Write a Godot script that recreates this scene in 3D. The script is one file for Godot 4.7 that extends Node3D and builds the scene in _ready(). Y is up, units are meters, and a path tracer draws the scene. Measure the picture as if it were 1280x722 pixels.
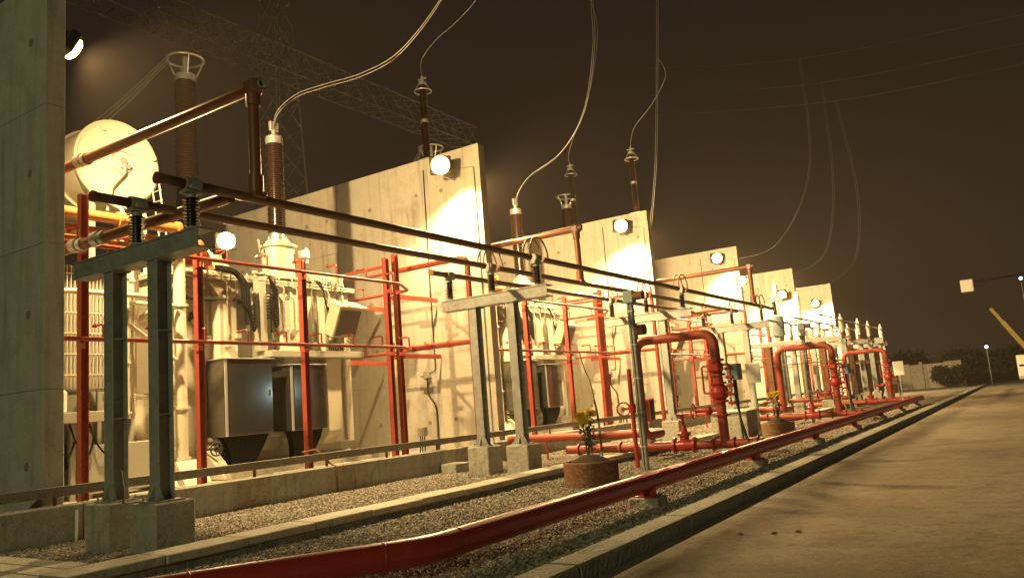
extends Node3D
# A transformer yard at night: fire walls, power transformers, bus tubes, red fire mains, a concrete road.
# x runs across the road, -z along the row of bays, y is up; the gravel lies at y = 0.

const BAY := 13.42
var M := {}
var used := {}
var rng := RandomNumberGenerator.new()

# ---------------------------------------------------------------- mesh builder
class MB:
	var v := PackedVector3Array()
	var n := PackedVector3Array()
	var ix := PackedInt32Array()
	func quad(a, b, c, d, na, nb, nc, nd):
		var k := v.size()
		v.append_array(PackedVector3Array([a, b, c, d])); n.append_array(PackedVector3Array([na, nb, nc, nd]))
		var f: Vector3 = (b - a).cross(c - a)
		if f.length_squared() < 1e-14: f = (c - a).cross(d - a)
		if f.dot(na + nb + nc + nd) > 0: ix.append_array(PackedInt32Array([k, k + 2, k + 1, k, k + 3, k + 2]))
		else: ix.append_array(PackedInt32Array([k, k + 1, k + 2, k, k + 2, k + 3]))
	func tri(a, b, c, nn):
		var k := v.size()
		v.append_array(PackedVector3Array([a, b, c])); n.append_array(PackedVector3Array([nn, nn, nn]))
		if (b - a).cross(c - a).dot(nn) > 0: ix.append_array(PackedInt32Array([k, k + 2, k + 1]))
		else: ix.append_array(PackedInt32Array([k, k + 1, k + 2]))
	func flat(a, b, c, d):
		var nn: Vector3 = (b - a).cross(c - a).normalized()
		quad(a, b, c, d, nn, nn, nn, nn)
	# box, edges chamfered by bv
	func box(c: Vector3, s: Vector3, bv := 0.0, bs := Basis.IDENTITY):
		var h := s * 0.5
		var i := h - Vector3(bv, bv, bv)
		var ax := [bs.x, bs.y, bs.z]
		var H := [h.x, h.y, h.z]
		var I := [i.x, i.y, i.z]
		for k in 3:
			var a := (k + 1) % 3
			var b := (k + 2) % 3
			for sg in [-1.0, 1.0]:
				var nn: Vector3 = ax[k] * sg
				var o: Vector3 = c + nn * H[k]
				var ua: Vector3 = ax[a] * I[a]
				var ub: Vector3 = ax[b] * I[b]
				quad(o - ua - ub, o + ua - ub, o + ua + ub, o - ua + ub, nn, nn, nn, nn)
		if bv <= 0.0: return
		for k in 3:
			var a := (k + 1) % 3
			var b := (k + 2) % 3
			for sa in [-1.0, 1.0]:
				for sb in [-1.0, 1.0]:
					var nn: Vector3 = (ax[a] * sa + ax[b] * sb).normalized()
					var p: Vector3 = c + ax[a] * sa * H[a] + ax[b] * sb * I[b]
					var q: Vector3 = c + ax[a] * sa * I[a] + ax[b] * sb * H[b]
					var w: Vector3 = ax[k] * I[k]
					quad(p - w, p + w, q + w, q - w, nn, nn, nn, nn)
		for sx in [-1.0, 1.0]:
			for sy in [-1.0, 1.0]:
				for sz in [-1.0, 1.0]:
					var nn: Vector3 = (ax[0] * sx + ax[1] * sy + ax[2] * sz).normalized()
					tri(c + ax[0] * sx * H[0] + ax[1] * sy * I[1] + ax[2] * sz * I[2], c + ax[0] * sx * I[0] + ax[1] * sy * H[1] + ax[2] * sz * I[2], c + ax[0] * sx * I[0] + ax[1] * sy * I[1] + ax[2] * sz * H[2], nn)
	func span(x0, x1, y0, y1, z0, z1, bv := 0.0):
		box(Vector3((x0 + x1) / 2.0, (y0 + y1) / 2.0, (z0 + z1) / 2.0), Vector3(absf(x1 - x0), absf(y1 - y0), absf(z1 - z0)), bv)
	# profile of [radius, height] turned about the axis up, from p
	func lathe(p: Vector3, prof: Array, seg := 14, up := Vector3.UP):
		var w := up.normalized()
		var u := w.cross(Vector3.RIGHT if absf(w.x) < 0.8 else Vector3.BACK).normalized()
		var t := w.cross(u)
		for j in prof.size() - 1:
			var r0: float = prof[j][0]
			var r1: float = prof[j + 1][0]
			var h0: float = prof[j][1]
			var h1: float = prof[j + 1][1]
			var sl := Vector2(h1 - h0, r0 - r1).normalized()
			var k0 := v.size()
			for s in seg + 1:
				var a := TAU * s / seg
				var d := u * cos(a) + t * sin(a)
				var nn := (d * sl.x + w * sl.y).normalized()
				v.append(p + d * r0 + w * h0); n.append(nn)
				v.append(p + d * r1 + w * h1); n.append(nn)
			for s in seg:
				var k := k0 + s * 2
				ix.append_array(PackedInt32Array([k, k + 1, k + 2, k + 2, k + 1, k + 3]))
	func cyl(a: Vector3, b: Vector3, r: float, seg := 12, r2 := -1.0):
		var L := a.distance_to(b)
		var e := r if r2 < 0 else r2
		lathe(a, [[0.0, 0.0], [r, 0.0], [e, L], [0.0, L]], seg, b - a)
	func ball(c: Vector3, r: float, seg := 10):
		var p := []
		for i in seg + 1: p.append([r * sin(PI * i / seg), -r * cos(PI * i / seg)])
		lathe(c, p, seg + 2)
	# tube along points
	func path(pts: Array, r: float, seg := 10, caps := true):
		var m := pts.size()
		var d0: Vector3 = (pts[1] - pts[0]).normalized()
		var u := d0.cross(Vector3.UP if absf(d0.y) < 0.9 else Vector3.RIGHT).normalized()
		var k0 := v.size()
		for i in m:
			var d: Vector3
			if i == 0: d = d0
			elif i == m - 1: d = (pts[i] - pts[i - 1]).normalized()
			else: d = ((pts[i] - pts[i - 1]).normalized() + (pts[i + 1] - pts[i]).normalized()).normalized()
			u = (u - d * u.dot(d)).normalized()
			var t := d.cross(u)
			for s in seg + 1:
				var a := TAU * s / seg
				var nn := u * cos(a) + t * sin(a)
				v.append(pts[i] + nn * r); n.append(nn)
		for i in m - 1:
			for s in seg:
				var k := k0 + i * (seg + 1) + s
				var l := k + seg + 1
				ix.append_array(PackedInt32Array([k, l, k + 1, l, l + 1, k + 1]))
		if caps:
			for e in 2:
				var i := 0 if e == 0 else m - 1
				var nn: Vector3 = (pts[0] - pts[1]).normalized() if e == 0 else (pts[m - 1] - pts[m - 2]).normalized()
				for s in seg: tri(pts[i], v[k0 + i * (seg + 1) + s], v[k0 + i * (seg + 1) + s + 1], nn)
	func ring(c: Vector3, R: float, r: float, up := Vector3.UP, seg := 20, s2 := 7):
		var w := up.normalized()
		var u := w.cross(Vector3.RIGHT if absf(w.x) < 0.8 else Vector3.BACK).normalized()
		var t := w.cross(u)
		var p := []
		for i in seg + 1:
			var a := TAU * i / seg
			p.append(c + (u * cos(a) + t * sin(a)) * R)
		path(p, r, s2, false)
	# a flat polygon in the plane of u and w, given thickness th along its normal
	func plate(o: Vector3, u: Vector3, w: Vector3, poly: Array, th: float):
		var nn := u.cross(w).normalized()
		var P := []
		for q in poly: P.append(o + u * q[0] + w * q[1])
		for i in range(1, P.size() - 1):
			tri(P[0] + nn * th / 2, P[i] + nn * th / 2, P[i + 1] + nn * th / 2, nn)
			tri(P[0] - nn * th / 2, P[i] - nn * th / 2, P[i + 1] - nn * th / 2, -nn)
		var cen := Vector3.ZERO
		for q in P: cen += q / P.size()
		for i in P.size():
			var a: Vector3 = P[i]
			var b: Vector3 = P[(i + 1) % P.size()]
			var e := (b - a).cross(nn).normalized()
			if e.dot((a + b) / 2 - cen) < 0: e = -e
			quad(a + nn * th / 2, b + nn * th / 2, b - nn * th / 2, a - nn * th / 2, e, e, e, e)
	func commit(shift: Vector3) -> ArrayMesh:
		var vv := PackedVector3Array()
		vv.resize(v.size())
		for i in v.size(): vv[i] = v[i] - shift
		var arr := []
		arr.resize(Mesh.ARRAY_MAX)
		arr[Mesh.ARRAY_VERTEX] = vv; arr[Mesh.ARRAY_NORMAL] = n; arr[Mesh.ARRAY_INDEX] = ix
		var m := ArrayMesh.new()
		m.add_surface_from_arrays(Mesh.PRIMITIVE_TRIANGLES, arr)
		return m

# round the corners of a polyline
func bend(pts: Array, rad: float, st := 6) -> Array:
	var out := [pts[0]]
	for i in range(1, pts.size() - 1):
		var p: Vector3 = pts[i]
		var a: Vector3 = (pts[i - 1] - p)
		var b: Vector3 = (pts[i + 1] - p)
		var r := minf(rad, minf(a.length(), b.length()) * 0.48)
		var A: Vector3 = p + a.normalized() * r
		var B: Vector3 = p + b.normalized() * r
		for k in st + 1:
			var t := float(k) / st
			out.append(A.lerp(p, t).lerp(p.lerp(B, t), t))
	out.append(pts[-1])
	return out
# a smooth curve through points
func spline(pts: Array, st := 8) -> Array:
	var out := []
	for i in pts.size() - 1:
		var p0: Vector3 = pts[maxi(i - 1, 0)]
		var p3: Vector3 = pts[mini(i + 2, pts.size() - 1)]
		for k in st: out.append((pts[i] as Vector3).cubic_interpolate(pts[i + 1], p0, p3, float(k) / st))
	out.append(pts[-1])
	return out

# ---------------------------------------------------------------- object helpers
func numbered(called: String) -> String:
	var k: int = used.get(called, 0)
	used[called] = k + 1
	return called if k == 0 else "%s_%03d" % [called, k]
func thing(called: String, label: String, category: String, at := Vector3.ZERO, group := "") -> Node3D:
	var o := Node3D.new()
	o.name = numbered(called); add_child(o); o.position = at
	o.set_meta("o", at)
	o.set_meta("label", label); o.set_meta("category", category)
	if group: o.set_meta("group", group)
	return o
func part(b: MB, called: String, m: Material, parent: Node3D) -> MeshInstance3D:
	var o := MeshInstance3D.new()
	var org: Vector3 = parent.get_meta("o", Vector3.ZERO)
	o.mesh = b.commit(org); o.material_override = m; o.name = called
	o.set_meta("o", org)
	parent.add_child(o, true)
	return o
func struct(b: MB, called: String, m: Material) -> MeshInstance3D:
	var o := part(b, called, m, self)
	o.set_meta("kind", "structure")
	return o
func mesh_part(mesh: Mesh, called: String, m: Material, parent: Node3D, at: Vector3, turn := Basis.IDENTITY) -> MeshInstance3D:
	var o := MeshInstance3D.new()
	o.mesh = mesh; o.material_override = m; o.name = called
	o.transform = Transform3D(turn, at - parent.get_meta("o", Vector3.ZERO))
	parent.add_child(o, true)
	return o
func copy(o: Node3D, shift: Vector3, label: String) -> Node3D:
	var base := String(o.name)
	var c := o.duplicate()
	c.name = numbered(base); add_child(c); c.position = o.position + shift
	c.set_meta("label", label)
	return c

# ---------------------------------------------------------------- materials
func seamless(nz: FastNoiseLite, x: float, y: float, s: float, sx: float, sy: float) -> float:
	var u := x / s
	var w := y / s
	var a := nz.get_noise_2d(x * sx, y * sy)
	var b := nz.get_noise_2d((x - s) * sx, y * sy)
	var c := nz.get_noise_2d(x * sx, (y - s) * sy)
	var d := nz.get_noise_2d((x - s) * sx, (y - s) * sy)
	return lerpf(lerpf(a, b, u), lerpf(c, d, u), w) * 1.5
# mottled colour: base, how much tone varies, a second tint that gathers in patches; streak runs down the wall
func tex(base: Color, tint: Color, vary: float, streak: float, patch: float, seed: int, size := 256, grain := 0.0) -> ImageTexture:
	var nz := FastNoiseLite.new(); nz.seed = seed; nz.frequency = 0.02; nz.fractal_octaves = 4
	var n2 := FastNoiseLite.new(); n2.seed = seed + 7; n2.frequency = 0.1; n2.fractal_octaves = 3
	var im := Image.create(size, size, false, Image.FORMAT_RGB8)
	var q := 256.0 / size
	var gr := RandomNumberGenerator.new(); gr.seed = seed
	for y in size:
		for x in size:
			var a := seamless(nz, x * q, y * q, 256.0, 1.0, 1.0)
			var f := seamless(n2, x * q, y * q, 256.0, 1.6, 1.6)
			var s := 0.0
			if streak > 0.0: s = maxf(0.0, seamless(nz, x * q + 31.0, y * q, 256.0, 5.0, 0.35) - 0.05) * streak
			var k := clampf(1.0 + a * vary + f * vary * 0.6 - s, 0.2, 1.6) * (1.0 + gr.randf_range(-grain, grain))
			var t := clampf((seamless(nz, x * q, y * q + 99.0, 256.0, 2.1, 2.1) - 0.12) * 3.0, 0.0, 1.0) * patch
			var c := base.lerp(tint, t)
			im.set_pixel(x, y, Color(c.r * k, c.g * k, c.b * k).linear_to_srgb())
	im.generate_mipmaps()
	return ImageTexture.create_from_image(im)
func bumps(seed: int, freq: float, strength: float) -> ImageTexture:
	var nz := FastNoiseLite.new(); nz.seed = seed; nz.frequency = freq; nz.fractal_octaves = 4
	var im := nz.get_seamless_image(256, 256)
	im.convert(Image.FORMAT_RGBA8)
	im.bump_map_to_normal_map(strength)
	im.generate_mipmaps()
	return ImageTexture.create_from_image(im)
func mat(lin: Color, rough: float, metal := 0.0, t: Texture2D = null, scale := 0.25, nt: Texture2D = null, ns := 0.6, spec := 0.5) -> StandardMaterial3D:
	var m := StandardMaterial3D.new()
	m.albedo_color = lin.linear_to_srgb()
	m.roughness = rough; m.metallic = metal; m.metallic_specular = spec
	if t or nt:
		m.uv1_triplanar = true; m.uv1_world_triplanar = true
		m.uv1_scale = Vector3.ONE * scale
	if t:
		m.albedo_texture = t; m.albedo_color = Color.WHITE
	if nt:
		m.normal_enabled = true; m.normal_texture = nt; m.normal_scale = ns
	return m
func lin(r: float, g: float, b: float) -> Color: return Color(r, g, b)
func glow(c: Color, e: float) -> StandardMaterial3D:
	var m := StandardMaterial3D.new()
	m.albedo_color = Color(0.9, 0.85, 0.75); m.emission_enabled = true; m.emission = c; m.emission_energy_multiplier = e
	return m
func materials():
	var rough_n := bumps(5, 0.03, 6.0)
	var fine_n := bumps(9, 0.09, 5.0)
	M.wall = mat(Color.WHITE, 0.88, 0, tex(lin(.48, .455, .395), lin(.39, .365, .31), .10, .42, .5, 11, 512, .1), 0.13, null, 0)
	M.concrete = mat(Color.WHITE, 0.9, 0, tex(lin(.34, .33, .28), lin(.25, .24, .195), .16, .4, .45, 23, 256, .12), 0.35, fine_n, .25)
	M.concrete_b = mat(Color.WHITE, 0.9, 0, tex(lin(.38, .36, .30), lin(.28, .26, .21), .16, .0, .45, 29, 256, .12), 0.6, fine_n, .25)
	M.kerb = mat(Color.WHITE, 0.9, 0, tex(lin(.24, .235, .19), lin(.16, .16, .125), .2, .2, .6, 37, 256, .16), 0.4, fine_n, .3)
	M.road = mat(Color.WHITE, 0.93, 0, tex(lin(.235, .195, .14), lin(.16, .132, .095), .22, .0, .6, 41, 512, .3), 0.22, fine_n, .1)
	M.gravel_bed = mat(Color.WHITE, 0.95, 0, tex(lin(.19, .165, .13), lin(.10, .088, .068), .6, .0, .6, 47), 0.9, fine_n, 1.0)
	M.earth = mat(Color.WHITE, 0.95, 0, tex(lin(.08, .068, .05), lin(.05, .045, .03), .4, 0, .5, 53), 0.1, fine_n, .6)
	M.red = mat(Color.WHITE, 0.36, 0, tex(lin(.36, .030, .022), lin(.27, .036, .026), .16, .15, .7, 59), 0.9, null, 0)
	M.orange_red = mat(Color.WHITE, 0.46, 0, tex(lin(.32, .055, .029), lin(.23, .048, .028), .16, .15, .7, 61), 0.9, null, 0)
	M.brown = mat(lin(.20, .075, .032), 0.38, 0)
	M.duct = mat(lin(.42, .16, .045), 0.42, 0)
	M.tube = mat(lin(.15, .085, .048), 0.42, 0)
	M.porcelain = mat(lin(.032, .016, .009), 0.2, 0)
	M.black_rubber = mat(lin(.008, .008, .007), 0.6, 0, null, 1.0, null, 0, .25)
	M.galv = mat(Color.WHITE, 0.5, 0.12, tex(lin(.30, .31, .295), lin(.225, .235, .22), .2, .3, .6, 67), 0.5, null, 0)
	M.galv_d = M.galv
	M.paint = mat(Color.WHITE, 0.42, 0, tex(lin(.52, .49, .39), lin(.46, .43, .33), .07, .25, .4, 73), 0.3, null, 0)
	M.paint_b = mat(lin(.60, .56, .44), 0.36, 0)
	M.grey_paint = mat(lin(.34, .33, .27), 0.5, 0)
	M.stainless = mat(Color.WHITE, 0.1, 0.85, tex(lin(.19, .185, .165), lin(.15, .148, .135), .1, .2, .4, 79), 0.4, null, 0)
	M.patch = mat(lin(.22, .205, .165), .95, 0)
	M.olive = mat(lin(.10, .095, .06), 0.5, 0)
	M.alu = mat(lin(.62, .62, .60), 0.35, 0.7)
	M.rust = mat(Color.WHITE, 0.85, 0, tex(lin(.17, .075, .035), lin(.24, .18, .12), .4, .5, .8, 83), 1.1, fine_n, .7)
	M.steel_rail = mat(Color.WHITE, 0.6, 0.2, tex(lin(.22, .20, .17), lin(.14, .12, .10), .3, .2, .7, 89), 0.6, null, 0)
	M.dark = mat(lin(.02, .02, .02), 0.6, 0)
	M.lattice = mat(lin(.2, .2, .19), 0.55, 0.3)
	M.wire = mat(lin(.24, .23, .215), 0.5, 0.4)
	M.soil = mat(lin(.05, .035, .02), 0.95, 0, null, 1.0, fine_n, 1.0)
	M.leaf = mat(lin(.035, .075, .02), 0.6, 0)
	M.flower = mat(lin(.80, .62, .03), 0.7, 0)
	M.yellow = mat(lin(.26, .19, .03), 0.4, 0)
	M.white = mat(lin(.72, .70, .64), 0.4, 0)
	M.blue_grey = mat(lin(.22, .30, .33), 0.45, 0)
	M.foliage = mat(lin(.022, .03, .012), 0.8, 0)
	M.glass = mat(lin(.02, .022, .025), 0.08, 0)
	M.tyre = mat(lin(.015, .015, .015), 0.85, 0)
	M.hot = glow(Color(1.0, .80, .42), 40.0)
	M.hot_small = glow(Color(1.0, .78, .40), 22.0)
	M.cold = glow(Color(.72, .88, 1.0), 14.0)
	M.cold_big = glow(Color(.70, 1.0, .92), 14.0)

# ---------------------------------------------------------------- lamps
func spot(parent: Node3D, at: Vector3, towards: Vector3, angle: float, c: Color, e: float, size := 0.12, atten := 0.6):
	var l := SpotLight3D.new()
	l.light_color = c; l.light_energy = e; l.spot_angle = angle; l.spot_angle_attenuation = atten
	l.light_size = size; l.spot_range = 150.0; l.spot_attenuation = 2.0; l.shadow_enabled = true
	l.name = "light"
	parent.add_child(l, true)
	l.look_at_from_position(at - parent.position, at - parent.position + towards, Vector3.UP if absf(towards.normalized().y) < .95 else Vector3.RIGHT)
	l.position = at - parent.position
const WARM := Color(1.0, .84, .58)
const COOL := Color(.95, .96, .70)
# floodlight at the point at, its face turned along aim; arm back to the point foot
func floodlight(label: String, at: Vector3, aim: Vector3, foot: Vector3, energy: float, angle: float, glow_mat: Material, scale := 1.0, lamp_dir := Vector3.ZERO, group := "") -> Node3D:
	var t := thing("floodlight", label, "floodlight", foot, group)
	var d := aim.normalized()
	var b := MB.new()
	var bs := Basis.looking_at(d, Vector3.UP if absf(d.y) < .95 else Vector3.RIGHT)
	b.box(at - d * .12 * scale, Vector3(.56, .48, .2) * scale, .03 * scale, bs)
	for i in 5: b.box(at - d * .25 * scale + bs.x * (i - 2) * .08 * scale, Vector3(.015, .32, .1) * scale, 0, bs)
	part(b, "housing", M.dark, t)
	b = MB.new()
	b.lathe(at - d * .02 * scale, [[.235 * scale, 0], [.225 * scale, .06 * scale], [.15 * scale, .115 * scale], [0, .14 * scale]], 18, d)
	part(b, "lens", glow_mat, t)
	b = MB.new()
	b.path(bend([foot, Vector3(foot.x, at.y - .3 * scale, foot.z).lerp(foot, .0), at - d * .16 * scale + Vector3(0, -.26 * scale, 0), at - d * .14 * scale], .06), .022, 8)
	part(b, "bracket", M.galv_d, t)
	spot(t, at + d * .16 * scale, lamp_dir if lamp_dir != Vector3.ZERO else aim, angle, WARM, energy, .15)
	return t
func street_lamp(label: String, foot: Vector3, h: float, reach: Vector3, c: Color, e: float, m: Material, group := "", r := .07, aim := Vector3(0, -1, 0)):
	var t := thing("street_lamp", label, "street lamp", foot, group)
	var b := MB.new()
	b.cyl(foot, foot + Vector3(0, h, 0), r * 1.4, 12, r)
	part(b, "pole", M.galv, t)
	var head := foot + Vector3(0, h + .15, 0) + reach
	b = MB.new(); b.path(bend([foot + Vector3(0, h - .1, 0), foot + Vector3(0, h + .15, 0), head], .2), r * .6, 8)
	part(b, "arm", M.galv, t)
	b = MB.new(); b.box(head, Vector3(.55, .12, .3), .03)
	part(b, "lamp_head", M.dark, t)
	b = MB.new(); b.box(head - Vector3(0, .075, 0), Vector3(.44, .03, .22), .008)
	part(b, "lamp_lens", m, t)
	if e > 0: spot(t, head - Vector3(0, .12, 0), aim, 82, c, e, .2, .4)
	return t

func globe_lamp(label: String, p: Vector3, r: float, e: float, m: Material):
	var t := thing("pole_lamp", label, "lamp", Vector3(p.x, -.2, p.z), "globe pole lamps")
	var b := MB.new(); b.cyl(Vector3(p.x, -.2, p.z), p - Vector3(0, r * .8, 0), .06, 8); b.cyl(p - Vector3(0, r * 1.2, 0), p - Vector3(0, r * .7, 0), r * .6, 10)
	part(b, "pole", M.galv_d, t)
	b = MB.new(); b.ball(p, r, 10)
	part(b, "bulb", m, t)
	var l := OmniLight3D.new(); l.name = "light"; l.light_color = Color(.75, .92, .95); l.light_energy = e; l.omni_range = 80; l.omni_attenuation = 2.0; l.light_size = r * .5; l.shadow_enabled = true
	t.add_child(l, true); l.position = p - t.position

# ---------------------------------------------------------------- reusable pieces
func sheds(r_core: float, r_shed: float, h: float, count: int, y0 := 0.0) -> Array:
	var p := [[0.0, y0], [r_core, y0]]
	var st := h / count
	for i in count:
		var y := y0 + st * i
		var rr := r_shed if i % 2 == 0 else lerpf(r_core, r_shed, .72)
		p.append_array([[r_core, y + st * .25], [rr, y + st * .42], [rr, y + st * .56], [r_core, y + st * .86]])
	p.append_array([[r_core, y0 + h], [0.0, y0 + h]])
	return p
func h_column(b: MB, x: float, z: float, y0: float, y1: float, w := .30, d := .32):
	# flanges face the ends of the row (z), web between
	b.span(x - w / 2, x + w / 2, y0, y1, z + d / 2 - .018, z + d / 2, .003)
	b.span(x - w / 2, x + w / 2, y0, y1, z - d / 2, z - d / 2 + .018, .003)
	b.span(x - .008, x + .008, y0, y1, z - d / 2 + .018, z + d / 2 - .018)

func _ready():
	rng.seed = 20
	# ------------------------------------------------------------ camera, sky, exposure
	var cam := Camera3D.new()
	cam.name = "camera"; cam.fov = 2.0 * rad_to_deg(atan(361.0 / 986.1)); cam.near = 0.05; cam.far = 600.0
	cam.transform = Transform3D(Basis(Vector3.UP, .570973) * Basis(Vector3.RIGHT, .14522) * Basis(Vector3.BACK, -.078691), Vector3(0, 1.65, 0))
	add_child(cam); cam.current = true
	var env := Environment.new()
	var sky := Sky.new()
	var sm := ProceduralSkyMaterial.new()
	sm.sky_top_color = Color(.100, .073, .056); sm.sky_horizon_color = Color(.185, .142, .098); sm.sky_curve = .3
	sm.ground_horizon_color = Color(.12, .09, .055); sm.ground_bottom_color = Color(.05, .04, .03)
	sm.sun_angle_max = 0.0
	sky.sky_material = sm
	env.background_mode = Environment.BG_SKY; env.sky = sky; env.background_energy_multiplier = 1.0
	env.tonemap_mode = Environment.TONE_MAPPER_LINEAR; env.tonemap_exposure = 1.15
	env.sdfgi_enabled = true; env.ssao_enabled = true; env.ssil_enabled = true
	env.fog_enabled = true; env.fog_density = 0.0006; env.fog_light_color = Color(1.0, .93, .84)
	var we := WorldEnvironment.new()
	we.name = "world"; we.environment = env; add_child(we)
	materials()
	setting()
	fire_walls()
	pit_edge()
	drain()
	bus()
	transformers()
	spray()
	fire_mains()
	small_things()
	lamps()
	overhead()
	far_bays()
	far_end()
	gravel()

# ---------------------------------------------------------------- ground
func setting():
	var b := MB.new()
	b.flat(Vector3(-260, -.2, 60), Vector3(260, -.2, 60), Vector3(260, -.2, -300), Vector3(-260, -.2, -300))
	struct(b, "ground", M.earth)
	# road of cast slabs, joints sunk between them
	var road := Node3D.new(); road.name = "road"; road.set_meta("kind", "structure"); add_child(road)
	b = MB.new(); b.span(-3.95, 12.0, -.19, -.135, -130.0, 20.0)
	part(b, "road_base", M.earth, road)
	for i in 25:
		for k in 2:
			var z0 := 14.0 - i * 5.2
			b = MB.new(); b.span(-3.94 + k * 5.3, 1.35 + k * 5.3, -.16, -.12, z0 - .006, z0 - 5.194, .004)
			part(b, "road_slab", M.road, road)
	# kerb
	var kerb := Node3D.new(); kerb.name = "kerb"; kerb.set_meta("kind", "structure"); add_child(kerb)
	for i in 32:
		var z0 := 2.0 - i * 3.0
		b = MB.new(); b.span(-4.35, -3.96, -.18, .055, z0 - .004, z0 - 2.996, .025)
		part(b, "kerb_stone", M.kerb, kerb)
	# gravel bed and the pit floors
	b = MB.new(); b.flat(Vector3(-13.6, -.004, 2), Vector3(-4.34, -.004, 2), Vector3(-4.34, -.004, -92), Vector3(-13.6, -.004, -92))
	struct(b, "gravel_bed", M.gravel_bed)
	b = MB.new(); b.span(-34, -13.7, -.1, .40, 2.0, -92.0)
	struct(b, "pit_floor", M.concrete_b)

func fire_walls():
	var tell := ["tall dark concrete fire wall at the near end of the row, beside the first steel frame",
		"tall concrete fire wall behind the first transformer, with a floodlight at its top corner",
		"tall concrete fire wall behind the second transformer",
		"concrete fire wall behind the third transformer, where the bus tubes end",
		"concrete fire wall past the end of the bus tubes, first beyond the transformers",
		"farthest concrete fire wall of the row"]
	var variants := [M.wall]
	for s in [2, 3]:
		var m: StandardMaterial3D = M.wall.duplicate()
		m.uv1_offset = Vector3(.31 * s, .17 * s, .23 * s)
		m.albedo_color = Color(1, .99, .97) if s == 2 else Color(.97, .97, .965)
		variants.append(m)
	for k in 6:
		var z0 := -6.85 - BAY * k
		var t := thing("fire_wall", tell[k], "wall", Vector3(-21.9, .0, z0 - .17), "fire walls between the bays")
		var b := MB.new(); b.span(-26.75, -13.96, .05, 10.06, z0 - .05, z0 - .29)
		part(b, "core", M.concrete, t)
		for i in 6:
			for j in 4:
				var x1 := -13.9 - i * 2.15
				b = MB.new(); b.span(x1, x1 - 2.144, j * 2.525 + .003, j * 2.525 + 2.522, z0, z0 - .34, .007)
				part(b, "wall_panel", variants[(i * 5 + j * 3 + k) % 3], t)
		# mortar patches over the form ties
		b = MB.new()
		for i in 12:
			for j in 4:
				if rng.randf() < .25: continue
				var p := Vector3(-13.9 - .54 - i * 1.075, 1.3 + j * 2.525 + rng.randf_range(-.06, .06), z0 - .002)
				b.lathe(p, [[.065 + rng.randf() * .04, 0], [.05, .006], [0, .007]], 9, Vector3.BACK)
		var o := part(b, "tie_patches", M.patch, t); o.set_meta("kind", "stuff")

func pit_edge():
	var t := thing("pit_wall", "low concrete wall along the gravel in front of the transformers", "wall", Vector3(-13.6, 0, -40))
	for i in 14:
		var z0 := -1.0 - i * 6.3
		var b := MB.new(); b.span(-13.78, -13.46, -.15, .60, z0 - .006, z0 - 6.294, .018)
		part(b, "wall_section", M.concrete, t)
	t = thing("guard_rail", "low steel channel rail on short stubs along the pit wall", "rail", Vector3(-13.62, .6, -40))
	for i in 12:
		var z0 := -2.0 - i * 6.0
		var b := MB.new()
		b.span(-13.64, -13.61, .74, .90, z0 - .01, z0 - 5.99, .003); b.span(-13.70, -13.64, .88, .90, z0 - .01, z0 - 5.99); b.span(-13.70, -13.64, .74, .76, z0 - .01, z0 - 5.99)
		part(b, "rail", M.steel_rail, t)
		for j in 3:
			b = MB.new(); b.span(-13.69, -13.65, .59, .76, z0 - .9 - j * 2.0, z0 - .95 - j * 2.0)
			part(b, "stub", M.rust, t)

func drain():
	# two courses of precast blocks that edge the cable trench
	var t := thing("trench_edge", "pale kerb of precast concrete blocks along the gravel", "kerb", Vector3(-9.1, 0, -30))
	var z := -4.6
	var i := 0
	while z > -62.0:
		var L := 1.18
		var dx := rng.randf_range(-.012, .012)
		var b := MB.new(); b.span(-9.42 + dx, -8.86 + dx, .10, .21 + rng.randf_range(-.006, .006), z - .006, z - L + .006, .012)
		part(b, "cap_block", M.concrete_b if i % 3 else M.concrete, t)
		b = MB.new(); b.span(-9.36, -8.91, -.14, .097, z - .3, z - .3 - L + .012, .01)
		part(b, "base_block", M.kerb, t)
		z -= L; i += 1
	t = thing("trench_cover", "row of concrete slabs over the trench beside the low wall", "slab", Vector3(-11.4, 0, -4.6))
	for k in 9:
		var b := MB.new(); b.span(-13.4, -9.46, -.05, .045 + rng.randf_range(-.006, .008), -2.6 - k * .36, -2.6 - k * .36 - .345, .012)
		part(b, "cover_slab", M.concrete_b if k % 2 else M.concrete, t)

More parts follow.
